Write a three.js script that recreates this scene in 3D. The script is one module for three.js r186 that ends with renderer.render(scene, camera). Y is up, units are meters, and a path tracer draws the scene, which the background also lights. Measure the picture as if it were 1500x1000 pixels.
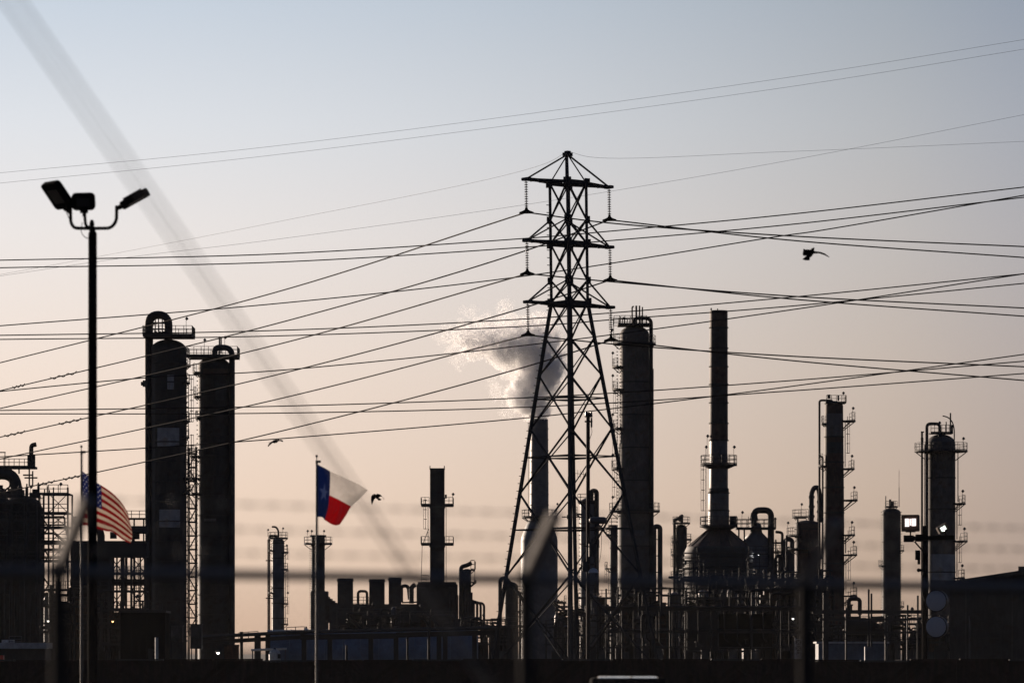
import * as THREE from 'three';
import { mergeGeometries } from 'three/addons/utils/BufferGeometryUtils.js';
import { createNoise3D } from 'simplex-noise';

// ---------------------------------------------------------------- camera
const V = (x, y, z) => new THREE.Vector3(x, y, z);
const F = 5600, EYE = 1.7, HZ = 955, CX = 750;              // long lens: focal length in pixels of the 1500 x 1000 photograph, eye height, horizon row
const scene = new THREE.Scene();
const camera = new THREE.PerspectiveCamera(2 * Math.atan(500 / F) * 180 / Math.PI, 1.5, 0.5, 20000);
camera.position.set(0, EYE, 0);
camera.lookAt(0, EYE, -100);
camera.setViewOffset(1500, 1000, 0, -(HZ - 500), 1500, 1000); // a lens shifted upwards keeps verticals upright
camera.focus = 330;
camera.userData.fStop = 2.2;
scene.add(camera);

// ---------------------------------------------------------------- sky
const SUN_AZ = -38, SUN_EL = 7;
const lin = (c) => c.map((v) => { const x = v / 255; return x <= 0.04045 ? x / 12.92 : Math.pow((x + 0.055) / 1.055, 2.4); });
const SKY = [[-90, [60, 56, 54]], [-2, [150, 132, 118]], [0.4, [219, 187, 163]], [1.2, [231, 203, 180]], [2.4, [240, 215, 195]], [4.2, [241, 224, 211]], [6.2, [235, 229, 226]], [7.8, [222, 225, 230]], [9.6, [201, 211, 223]], [15, [146, 168, 192]], [30, [92, 115, 148]], [90, [48, 66, 100]]].map(([e, c]) => [e, lin(c)]);
function skyColor(az, el) {
  let k = 0; while (k < SKY.length - 2 && el > SKY[k + 1][0]) k++;
  const t = Math.min(1, Math.max(0, (el - SKY[k][0]) / (SKY[k + 1][0] - SKY[k][0])));
  const d = Math.abs(((az - SUN_AZ + 540) % 360) - 180);
  const g = 0.22 + 0.78 / (1 + Math.pow(d / 43.5, 9)), away = Math.min(1, Math.max(0, (0.6 - g) / 0.35)), cool = [1 - 0.22 * away, 1 - 0.12 * away, 1 + 0.16 * away];
  return SKY[k][1].map((a, i) => cool[i] * (a + (SKY[k + 1][1][i] - a) * t) * (el > 25 ? g + (0.45 - g) * Math.min(1, (el - 25) / 40) : g));
}
{
  const W = 2048, H = 1024, data = new Float32Array(W * H * 4);
  for (let j = 0; j < H; j++) for (let i = 0; i < W; i++) {
    const el = ((j + 0.5) / H - 0.5) * 180, th = ((i + 0.5) / W - 0.5) * 2 * Math.PI;   // th = atan2(z, x)
    const az = Math.atan2(Math.cos(th), -Math.sin(th)) * 180 / Math.PI;                  // 0 straight ahead (-z), positive to the right
    const c = skyColor(az, el);
    data.set([c[0] * 0.635, c[1] * 0.635, c[2] * 0.635, 1], (j * W + i) * 4);
  }
  const t = new THREE.DataTexture(data, W, H, THREE.RGBAFormat, THREE.FloatType);
  t.mapping = THREE.EquirectangularReflectionMapping; t.magFilter = t.minFilter = THREE.LinearFilter; t.needsUpdate = true;
  scene.background = t; scene.environment = t;
}
// ---------------------------------------------------------------- sun
const R = Math.PI / 180;
const sun = new THREE.DirectionalLight(new THREE.Color(1, 0.8, 0.64), 4.0);
sun.position.set(Math.sin(SUN_AZ * R) * Math.cos(SUN_EL * R), Math.sin(SUN_EL * R), -Math.cos(SUN_AZ * R) * Math.cos(SUN_EL * R)).multiplyScalar(1500).add(V(0, 0, -500));
sun.target.position.set(0, 0, -500);
sun.castShadow = true; sun.shadow.mapSize.set(4096, 4096);
Object.assign(sun.shadow.camera, { left: -400, right: 400, top: 200, bottom: -200, near: 100, far: 3000 });
scene.add(sun, sun.target);
const renderer = new THREE.WebGLRenderer({ antialias: true });
renderer.toneMapping = THREE.LinearToneMapping;
renderer.toneMappingExposure = 1 / 0.6;
renderer.shadowMap.enabled = true;

// ---------------------------------------------------------------- random, noise, textures
let seed = 12345;
const rnd = () => { seed = (seed * 1664525 + 1013904223) >>> 0; return seed / 4294967296; };
const rr = (a, b) => a + (b - a) * rnd();
const noise3 = createNoise3D(rnd);
const clamp = (x, a = 0, b = 1) => Math.min(b, Math.max(a, x));
function fbmTile(u, v, f, oct = 4) {                       // periodic in u and v
  let s = 0, a = 0.5, n = 0;
  for (let o = 0; o < oct; o++) {
    const r = f / (2 * Math.PI), A = u * 2 * Math.PI, B = v * 2 * Math.PI;
    s += a * noise3(Math.cos(A) * r + 7.3 * o, Math.sin(A) * r + Math.cos(B) * r * 1.3, Math.sin(B) * r * 1.3 + 3.1 * o); n += a; a *= 0.5; f *= 2;
  }
  return s / n;
}
function tex(size, fn, rx = 1, ry = 1, srgb = true) {
  const d = new Uint8Array(size * size * 4);
  for (let j = 0; j < size; j++) for (let i = 0; i < size; i++) {
    const c = fn(i / size, j / size);
    for (let k = 0; k < 3; k++) d[(j * size + i) * 4 + k] = clamp(c[k], 0, 1) * 255;
    d[(j * size + i) * 4 + 3] = 255;
  }
  const t = new THREE.DataTexture(d, size, size, THREE.RGBAFormat);
  t.wrapS = t.wrapT = THREE.RepeatWrapping; t.repeat.set(rx, ry); t.magFilter = THREE.LinearFilter; t.minFilter = THREE.LinearMipmapLinearFilter; t.generateMipmaps = true;
  if (srgb) t.colorSpace = THREE.SRGBColorSpace; t.needsUpdate = true;
  return t;
}
// weathered sheet: broad stains, fine grain, downward runs and rust blooms
const sheet = (rust, streak) => tex(512, (u, v) => {
  const broad = fbmTile(u, v, 3), fine = fbmTile(u + 0.3, v, 40, 3), run = fbmTile(u, v * 0.12 + 0.5, 30, 2), bloom = clamp((fbmTile(u + 0.7, v + 0.2, 6, 4) - 0.15) * 3 + run * 0.6);
  const g = 0.78 + broad * 0.16 + fine * 0.08 + run * streak, r = bloom * rust;
  return [g * (1 - r * 0.25), g * (1 - r * 0.5), g * (1 - r * 0.7)];
}, 1 / 9, 1 / 9);
const T = { sheet: sheet(0.35, 0.12), rusty: sheet(0.95, 0.2), clean: sheet(0.08, 0.05) };
T.ground = tex(512, (u, v) => { const a = fbmTile(u, v, 4), b = fbmTile(u, v + 0.4, 60, 3), g = 0.7 + a * 0.2 + b * 0.2; return [g, g * 0.97, g * 0.92]; }, 1 / 14, 1 / 14);
T.bump = tex(512, (u, v) => { const g = 0.5 + 0.35 * fbmTile(u, v, 14, 4); return [g, g, g]; }, 1 / 5, 1 / 5, false);
function mat(r, g, b, o = {}) {
  const { map, bump, ...rest } = o, m = new THREE.MeshPhysicalMaterial({ roughness: 0.7, metalness: 0, ...rest });
  m.color.setRGB(r, g, b);
  if (map) m.map = map;
  if (bump) { m.bumpMap = T.bump; m.bumpScale = bump; }
  m.side = THREE.DoubleSide;
  return m;
}
const M = {
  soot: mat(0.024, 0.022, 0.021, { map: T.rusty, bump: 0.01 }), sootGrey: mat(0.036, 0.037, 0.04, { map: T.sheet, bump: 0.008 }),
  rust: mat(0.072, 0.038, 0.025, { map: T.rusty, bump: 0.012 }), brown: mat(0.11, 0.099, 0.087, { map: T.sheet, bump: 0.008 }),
  steelBlue: mat(0.115, 0.125, 0.142, { map: T.clean, roughness: 0.55 }), clad: mat(0.1, 0.1, 0.105, { map: T.sheet, roughness: 0.5 }),
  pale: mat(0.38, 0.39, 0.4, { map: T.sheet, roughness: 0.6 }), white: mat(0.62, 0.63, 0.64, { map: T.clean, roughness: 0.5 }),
  frame: mat(0.02, 0.019, 0.019, { roughness: 0.65 }), rail: mat(0.03, 0.027, 0.024, { roughness: 0.6 }), deck: mat(0.025, 0.023, 0.022, { roughness: 0.8 }),
  pipe: mat(0.055, 0.055, 0.058, { map: T.sheet, roughness: 0.75, specularIntensity: 0.5 }), pipeDark: mat(0.025, 0.024, 0.023, { roughness: 0.8, specularIntensity: 0.5 }),
  galv: mat(0.032, 0.033, 0.035, { roughness: 0.85, specularIntensity: 0.4 }), fence: mat(0.42, 0.42, 0.41, { roughness: 0.5, metalness: 0.35 }), arm: mat(0.2, 0.18, 0.155, { roughness: 0.8, specularIntensity: 0.4 }), post: mat(0.03, 0.028, 0.026, { roughness: 0.95, specularIntensity: 0.2 }), mesh: mat(0.05, 0.048, 0.045, { roughness: 0.8, specularIntensity: 0.3 }), strand: mat(0.1, 0.095, 0.09, { roughness: 0.6 }),
  wire: mat(0.022, 0.018, 0.017, { roughness: 0.9, specularIntensity: 0.3 }), thinWire: mat(0.12, 0.12, 0.12, { roughness: 0.5 }), porcelain: mat(0.06, 0.035, 0.03, { roughness: 0.3 }),
  blackPaint: mat(0.012, 0.011, 0.011, { roughness: 1, specularIntensity: 0.05 }), lens: mat(0.03, 0.03, 0.032, { roughness: 0.25 }), pole: mat(0.08, 0.075, 0.07, { roughness: 0.6, metalness: 0.1 }),
  wood: mat(0.05, 0.035, 0.026, { map: T.rusty, bump: 0.02, roughness: 0.9 }), concrete: mat(0.12, 0.115, 0.108, { map: T.ground, bump: 0.015, roughness: 0.95 }),
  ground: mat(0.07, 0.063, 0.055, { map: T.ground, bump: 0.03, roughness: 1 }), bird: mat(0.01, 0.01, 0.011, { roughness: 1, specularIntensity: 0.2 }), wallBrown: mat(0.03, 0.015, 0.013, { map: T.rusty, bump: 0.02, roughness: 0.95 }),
  container: mat(0.2, 0.085, 0.04, { map: T.rusty, roughness: 0.8 }), tankBlue: mat(0.13, 0.175, 0.235, { map: T.clean, roughness: 0.6 }), dish: mat(0.24, 0.27, 0.32, { roughness: 0.5 }),
  roof: mat(0.035, 0.034, 0.033, { map: T.sheet, roughness: 0.7 }), siding: mat(0.045, 0.042, 0.041, { map: T.sheet, roughness: 0.7 }), red: mat(0.45, 0.03, 0.02, { roughness: 0.4 }),
  cabinet: mat(0.09, 0.087, 0.08, { map: T.sheet, roughness: 0.7 }), steam: mat(0.985, 0.985, 0.985, { roughness: 1, transmission: 1, thickness: 0, specularIntensity: 0 }),
};
const glow = (r, g, b, k) => { const m = new THREE.MeshStandardMaterial({ roughness: 0.5 }); m.color.setRGB(0.6, 0.6, 0.6); m.emissive.setRGB(r, g, b); m.emissiveIntensity = k; return m; };

// ---------------------------------------------------------------- building helpers
const used = {};
const numbered = (n) => { const k = used[n] = (used[n] ?? -1) + 1; return k ? `${n}_${String(k).padStart(3, '0')}` : n; };
const flat = (a) => (Array.isArray(a) ? a.flat(9) : [a]).filter(Boolean);
function merged(geos) {
  const l = flat(geos); if (l.length === 1) return l[0];
  return mergeGeometries(l.map((g) => { const k = g.index ? g.toNonIndexed() : g; for (const n of Object.keys(k.attributes)) if (!['position', 'normal', 'uv'].includes(n)) k.deleteAttribute(n); return k; }));
}
function part(name, geos, m, parent) {
  const o = new THREE.Mesh(merged(geos), m); o.name = name; o.castShadow = o.receiveShadow = true; parent.add(o); return o;
}
function planarUV(g) {                                       // uv in metres from the face's main direction
  const p = g.attributes.position, n = g.attributes.normal, uv = new Float32Array(p.count * 2);
  for (let i = 0; i < p.count; i++) {
    const ax = Math.abs(n.getX(i)), ay = Math.abs(n.getY(i)), az = Math.abs(n.getZ(i));
    uv[i * 2] = ax > ay && ax > az ? p.getZ(i) : p.getX(i); uv[i * 2 + 1] = ay > ax && ay > az ? p.getZ(i) : p.getY(i);
  }
  g.setAttribute('uv', new THREE.BufferAttribute(uv, 2)); return g;
}
const box = (w, h, d, x = 0, y = 0, z = 0) => planarUV(new THREE.BoxGeometry(w, h, d).translate(x, y, z));
function cyl(r0, r1, h, x = 0, y = 0, z = 0, n = 20, open = false) {   // r0 top, r1 bottom, y = middle
  const g = new THREE.CylinderGeometry(r0, r1, h, n, 1, open), uv = g.attributes.uv, c = 2 * Math.PI * Math.max(r0, r1);
  for (let i = 0; i < uv.count; i++) uv.setXY(i, uv.getX(i) * c, uv.getY(i) * h);
  return g.translate(x, y, z);
}
function lathe(pts, n = 40) {                                // pts: [radius, y] from bottom to top
  const g = new THREE.LatheGeometry(pts.map(([r, y]) => new THREE.Vector2(Math.max(r, 1e-3), y)), n), uv = g.attributes.uv, c = 2 * Math.PI * Math.max(...pts.map((p) => p[0])), p = g.attributes.position;
  for (let i = 0; i < uv.count; i++) uv.setXY(i, uv.getX(i) * c, p.getY(i));
  return g;
}
function sweep(pts, r, n = 6, closed = false) {              // round bar along a list of points, with parallel frames
  const P = pts.map((p) => (p.isVector3 ? p : V(...p))), pos = [], nor = [], uv = [], idx = [];
  let up = null, len = 0;
  for (let i = 0; i < P.length; i++) {
    const a = P[Math.max(0, i - 1)], b = P[Math.min(P.length - 1, i + 1)], t = b.clone().sub(a).normalize();
    if (!up) up = Math.abs(t.y) < 0.9 ? V(0, 1, 0) : V(1, 0, 0);
    const s = t.clone().cross(up).normalize(), w = s.clone().cross(t).normalize(); up = w;
    if (i) len += P[i].distanceTo(P[i - 1]);
    const rad = typeof r === 'function' ? r(i / (P.length - 1)) : r;
    for (let k = 0; k <= n; k++) {
      const A = k / n * 2 * Math.PI, d = s.clone().multiplyScalar(Math.cos(A)).addScaledVector(w, Math.sin(A));
      pos.push(P[i].x + d.x * rad, P[i].y + d.y * rad, P[i].z + d.z * rad); nor.push(d.x, d.y, d.z); uv.push(k / n * rad * 6.28, len);
      if (i && k < n) { const q = i * (n + 1) + k, o = q - n - 1; idx.push(o, q, o + 1, q, q + 1, o + 1); }
    }
  }
  if (!closed) for (const [i, sgn] of [[0, -1], [P.length - 1, 1]]) {      // flat ends
    const a = P[Math.max(0, i - 1)], b = P[Math.min(P.length - 1, i + 1)], t = b.clone().sub(a).normalize().multiplyScalar(sgn), base = pos.length / 3;
    pos.push(P[i].x, P[i].y, P[i].z); nor.push(t.x, t.y, t.z); uv.push(0, 0);
    for (let k = 0; k <= n; k++) { const q = (i * (n + 1) + k) * 3; pos.push(pos[q], pos[q + 1], pos[q + 2]); nor.push(t.x, t.y, t.z); uv.push(0, 0); if (k < n) idx.push(base, base + 1 + (sgn > 0 ? k : k + 1), base + 1 + (sgn > 0 ? k + 1 : k)); }
  }
  const g = new THREE.BufferGeometry();
  g.setAttribute('position', new THREE.Float32BufferAttribute(pos, 3)); g.setAttribute('normal', new THREE.Float32BufferAttribute(nor, 3)); g.setAttribute('uv', new THREE.Float32BufferAttribute(uv, 2)); g.setIndex(idx);
  return g;
}
function rounded(pts, bend) {                                // polyline with its corners rounded off
  const P = pts.map((p) => (p.isVector3 ? p : V(...p))), out = [P[0]];
  for (let i = 1; i < P.length - 1; i++) {
    const b = Math.min(bend, P[i].distanceTo(P[i - 1]) * 0.499, P[i].distanceTo(P[i + 1]) * 0.499);
    const A = P[i].clone().lerp(P[i - 1], b / P[i].distanceTo(P[i - 1])), C = P[i].clone().lerp(P[i + 1], b / P[i].distanceTo(P[i + 1]));
    for (let k = 0; k <= 6; k++) { const t = k / 6; out.push(A.clone().multiplyScalar((1 - t) * (1 - t)).addScaledVector(P[i], 2 * t * (1 - t)).addScaledVector(C, t * t)); }
  }
  out.push(P[P.length - 1]); return out;
}
const pipeGeo = (pts, r, bend = r * 3, n = 12) => sweep(rounded(pts, bend), r, n);
const unitBox = new THREE.BoxGeometry(1, 1, 1), unitRod = new THREE.CylinderGeometry(1, 1, 1, 8), unitAngle = merged([new THREE.BoxGeometry(1, 1, 0.16).translate(0, 0, -0.42), new THREE.BoxGeometry(0.16, 1, 0.84).translate(-0.42, 0, 0.08)]);
function member(name, geo, a, b, w, d, m, parent) {           // one straight piece between two points, sharing a unit geometry
  const A = a.isVector3 ? a : V(...a), B = b.isVector3 ? b : V(...b), o = new THREE.Mesh(geo, m), L = A.distanceTo(B);
  o.name = name; o.castShadow = o.receiveShadow = true; o.position.copy(A).lerp(B, 0.5);
  const t = B.clone().sub(A).normalize(), x = Math.abs(t.y) > 0.98 ? V(1, 0, 0) : V(0, 1, 0).cross(t).normalize(), z = x.clone().cross(t).normalize(); x.copy(t).cross(z);
  if (Math.abs(t.y) > 0.98) o.scale.set(w, L, d); else o.scale.set(d, L, w);   // w: width of an upright, height of a level piece; d: depth
  o.quaternion.setFromRotationMatrix(new THREE.Matrix4().makeBasis(x, t, z)); parent.add(o); return o;
}
const barGeo = (a, b, w, n = 4) => sweep([a, b], w / 2, n);
const at = (px, py, Z) => V((px - CX) * Z / F, EYE + (HZ - py) * Z / F, -Z);      // a point of the place from its direction and its own distance
function tag(o, label, category, group, kind) { o.userData = { ...o.userData, label, category, kind: 'thing' }; if (group) o.userData.group = group; if (kind) o.userData.kind = kind; return o; }
// a thing that stands on the ground Z metres away, with its own scale for heights and offsets
function site(name, label, category, cx, Z, group) {
  const g = new THREE.Group(); g.name = numbered(name); g.position.set((cx - CX) * Z / F, 0, -Z); scene.add(g); tag(g, label, category, group);
  const s = Z / F, S = { g, s, Z, cx, X: (px) => (px - cx) * s, Y: (py) => EYE + (HZ - py) * s, p: (px, py, z = 0) => V((px - cx) * s, EYE + (HZ - py) * s, z) };
  S.part = (n, geos, m, parent = g) => part(n, geos, m, parent);
  S.bar = (n, a, b, w, m = M.frame, parent = g, d = w) => member(n, unitBox, S.p(...a), S.p(...b), w, d, m, parent);
  S.rod = (n, a, b, r, m = M.pipeDark, parent = g) => member(n, unitRod, S.p(...a), S.p(...b), r, r, m, parent);
  S.pipe = (n, pts, r, m = M.pipe, bend = r * 3, parent = g) => part(n, pipeGeo(pts.map((q) => S.p(...q)), r, bend), m, parent);
  S.gnd = HZ + EYE / s;                                        // the row of the ground at this distance
  return S;
}

// ---------------------------------------------------------------- refinery kit
const arc = (r, a0, a1, y, n = 24) => Array.from({ length: n + 1 }, (_, i) => { const a = (a0 + (a1 - a0) * i / n) * R; return V(Math.cos(a) * r, y, -Math.sin(a) * r); });
function railingArc(r, a0, a1, y, h = 1.15, t = 0.07) {
  const n = Math.max(3, Math.round(Math.abs(a1 - a0) * R * r / 1.3)), full = Math.abs(a1 - a0) >= 359, g = [];
  for (const k of [1, 0.55]) g.push(sweep(arc(r, a0, a1, y + h * k), t / 2, 4));
  g.push(sweep(arc(r, a0, a1, y + 0.1), t * 0.7, 4));
  for (let i = 0; i <= n - (full ? 1 : 0); i++) { const a = (a0 + (a1 - a0) * i / n) * R, x = Math.cos(a) * r, z = -Math.sin(a) * r; g.push(box(t, h, t, x, y + h / 2, z)); }
  return g;
}
function railingLine(pts, h = 1.15, t = 0.07, step = 1.4) {
  const P = pts.map((p) => (p.isVector3 ? p : V(...p))), g = [];
  for (let i = 0; i + 1 < P.length; i++) {
    for (const k of [h, h * 0.55, 0.1]) g.push(sweep([P[i].clone().add(V(0, k, 0)), P[i + 1].clone().add(V(0, k, 0))], t / 2, 4));
    const n = Math.max(1, Math.round(P[i].distanceTo(P[i + 1]) / step));
    for (let j = 0; j <= n; j++) { const q = P[i].clone().lerp(P[i + 1], j / n); g.push(box(t, h, t, q.x, q.y + h / 2, q.z)); }
  }
  return g;
}
function deckArc(r0, r1, a0, a1, y, th = 0.22) {
  const s = new THREE.Shape(); s.absarc(0, 0, r1, a0 * R, a1 * R, false); s.absarc(0, 0, r0, a1 * R, a0 * R, true); s.closePath();
  return planarUV(new THREE.ExtrudeGeometry(s, { depth: th, bevelEnabled: false, curveSegments: 20 }).rotateX(-Math.PI / 2).translate(0, y - th, 0));
}
function ladderGeo(x, z, y0, y1, out, cage = true, w = 0.5) { // out: unit [x, z] away from the wall
  const g = [], t = V(-out[1], 0, out[0]);
  for (const s of [-1, 1]) g.push(box(0.08, y1 - y0, 0.08, x + t.x * w / 2 * s, (y0 + y1) / 2, z + t.z * w / 2 * s));
  for (let y = y0 + 0.3; y < y1; y += 0.6) g.push(barGeo([x - t.x * w / 2, y, z - t.z * w / 2], [x + t.x * w / 2, y, z + t.z * w / 2], 0.05));
  if (cage) {
    const hoop = (y) => Array.from({ length: 9 }, (_, i) => { const a = (i / 8 - 0.5) * Math.PI * 1.15, c = Math.cos(a) * 0.42 + 0.3, d = Math.sin(a) * 0.42; return V(x + out[0] * c + t.x * d, y, z + out[1] * c + t.z * d); });
    for (let y = y0 + 2.2; y <= y1 + 0.9; y += 1.5) g.push(sweep(hoop(y), 0.035, 4));
    if (y1 - y0 > 2.4) for (const k of [1, 4, 7]) { const q = hoop(0)[k]; g.push(box(0.05, y1 - y0 - 1.3, 0.05, q.x, (y0 + 2.2 + y1 + 0.9) / 2, q.z)); }
  }
  return g;
}
function workLamp(S, px, py, h, parent = S.g, z = 0.3) {        // a small area lamp on a thin post
  const y = S.Y(py), x = S.X(px), o = S.part('lamp_post', [box(0.06, h, 0.06, x, y + h / 2, z), cyl(0.1, 0.28, 0.3, x + 0.08, y + h, z, 10), new THREE.SphereGeometry(0.16, 8, 6).translate(x + 0.08, y + h - 0.16, z)], M.frame, parent);
  return o;
}
// a standing column: shell with domed head, weld bands, platforms, ladders and pipes
function column(name, label, cx, Z, o) {
  const S = site(name, label, o.category ?? 'column', cx, Z, o.group), r = o.r * S.s, top = S.Y(o.top), dome = (o.dome ?? 0.5 * o.r) * S.s;
  const pts = [[r * (o.skirt ?? 1), -0.2], [r, 0.5]];
  if (o.steps) for (const [py, rp] of o.steps) pts.push([rp * S.s, S.Y(py)]);
  const rt = o.steps ? o.steps[o.steps.length - 1][1] * S.s : r;
  for (let i = 0; i <= 10; i++) { const a = i / 10 * Math.PI / 2; pts.push([rt * Math.cos(a), top - dome + dome * Math.sin(a)]); }
  S.part('shell', lathe(pts), o.mat);
  S.r = r; S.rt = rt; S.topY = top;
  const radiusAt = (y) => { let a = pts[0]; for (let i = 1; i < pts.length; i++) { if (pts[i][1] >= y) { const t = (y - a[1]) / Math.max(1e-6, pts[i][1] - a[1]); return a[0] + (pts[i][0] - a[0]) * clamp(t); } a = pts[i]; } return rt; };
  S.radiusAt = radiusAt;
  if (o.band) {
    const geos = {};
    for (let py = o.bandFrom ?? o.top + o.r * 0.7; py < 940; py += o.band) {
      const y = S.Y(py), q = radiusAt(y).toFixed(2), b = new THREE.Mesh(geos[q] ??= lathe([[+q - 0.02, -0.09], [+q + 0.07, -0.09], [+q + 0.07, 0.09], [+q - 0.02, 0.09]], 40), o.bandMat ?? M.deck);
      b.name = 'weld_band'; b.position.y = y; b.castShadow = b.receiveShadow = true; S.g.add(b);
    }
  }
  S.platform = (py, ext, a0 = 0, a1 = 360, opt = {}) => {
    const y = S.Y(py), q = radiusAt(y - 0.4), r1 = q + ext * S.s, pl = S.part('platform', deckArc(q * 0.98, r1, a0, a1, y), M.deck);
    if (opt.rail !== false) S.part('railing', railingArc(r1 - 0.06, a0, a1, y, opt.h ?? 1.15), M.rail, pl);
    const n = Math.max(2, Math.round(Math.abs(a1 - a0) / 60));
    for (let i = 0; i < n + (a1 - a0 < 359 ? 1 : 0); i++) { const a = (a0 + (a1 - a0) * i / n) * R, c = Math.cos(a), d = -Math.sin(a); S.part('bracket', barGeo([c * q, y - 0.2 - (r1 - q) * 0.7, d * q], [c * (r1 - 0.15), y - 0.2, d * (r1 - 0.15)], 0.14), M.deck, pl); }
    return pl;
  };
  S.ladder = (ang, py0, py1, cage = true, off = 0.25) => {      // from row py0 (low) to py1 (high)
    const q = radiusAt((S.Y(py0) + S.Y(py1)) / 2) + off, c = Math.cos(ang * R), d = -Math.sin(ang * R);
    return S.part('ladder', ladderGeo(c * q, d * q, S.Y(py0), S.Y(py1), [c, d], cage), M.rail);
  };
  S.panel = (x0, x1, py0, py1, m) => {                          // a sheet lapped over the shell on the side that faces the viewer
    const y0 = S.Y(py1), y1 = S.Y(py0), q = radiusAt((y0 + y1) / 2) + 0.05, t0 = Math.asin(clamp(S.X(x0) / q, -1, 1)), t1 = Math.asin(clamp(S.X(x1) / q, -1, 1));
    return S.part('patch_panel', new THREE.CylinderGeometry(q, q, y1 - y0, 10, 1, true, t0, t1 - t0).translate(0, (y0 + y1) / 2, 0), m);
  };
  S.clips = (ang, py0, py1, step, m = M.rail) => { const g = [], q = r + 0.08, c = Math.cos(ang * R), d = -Math.sin(ang * R); for (let py = py0; py < py1; py += step) g.push(box(0.22, 0.14, 0.16, c * q, S.Y(py), d * q)); return S.part('insulation_clip', g, m); };
  return S;
}

// ---------------------------------------------------------------- ground
{
  const g = new THREE.CircleGeometry(3000, 96).rotateX(-Math.PI / 2); planarUV(g);
  const o = part('ground', g, M.ground, scene); o.userData.kind = 'structure';
}

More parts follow.
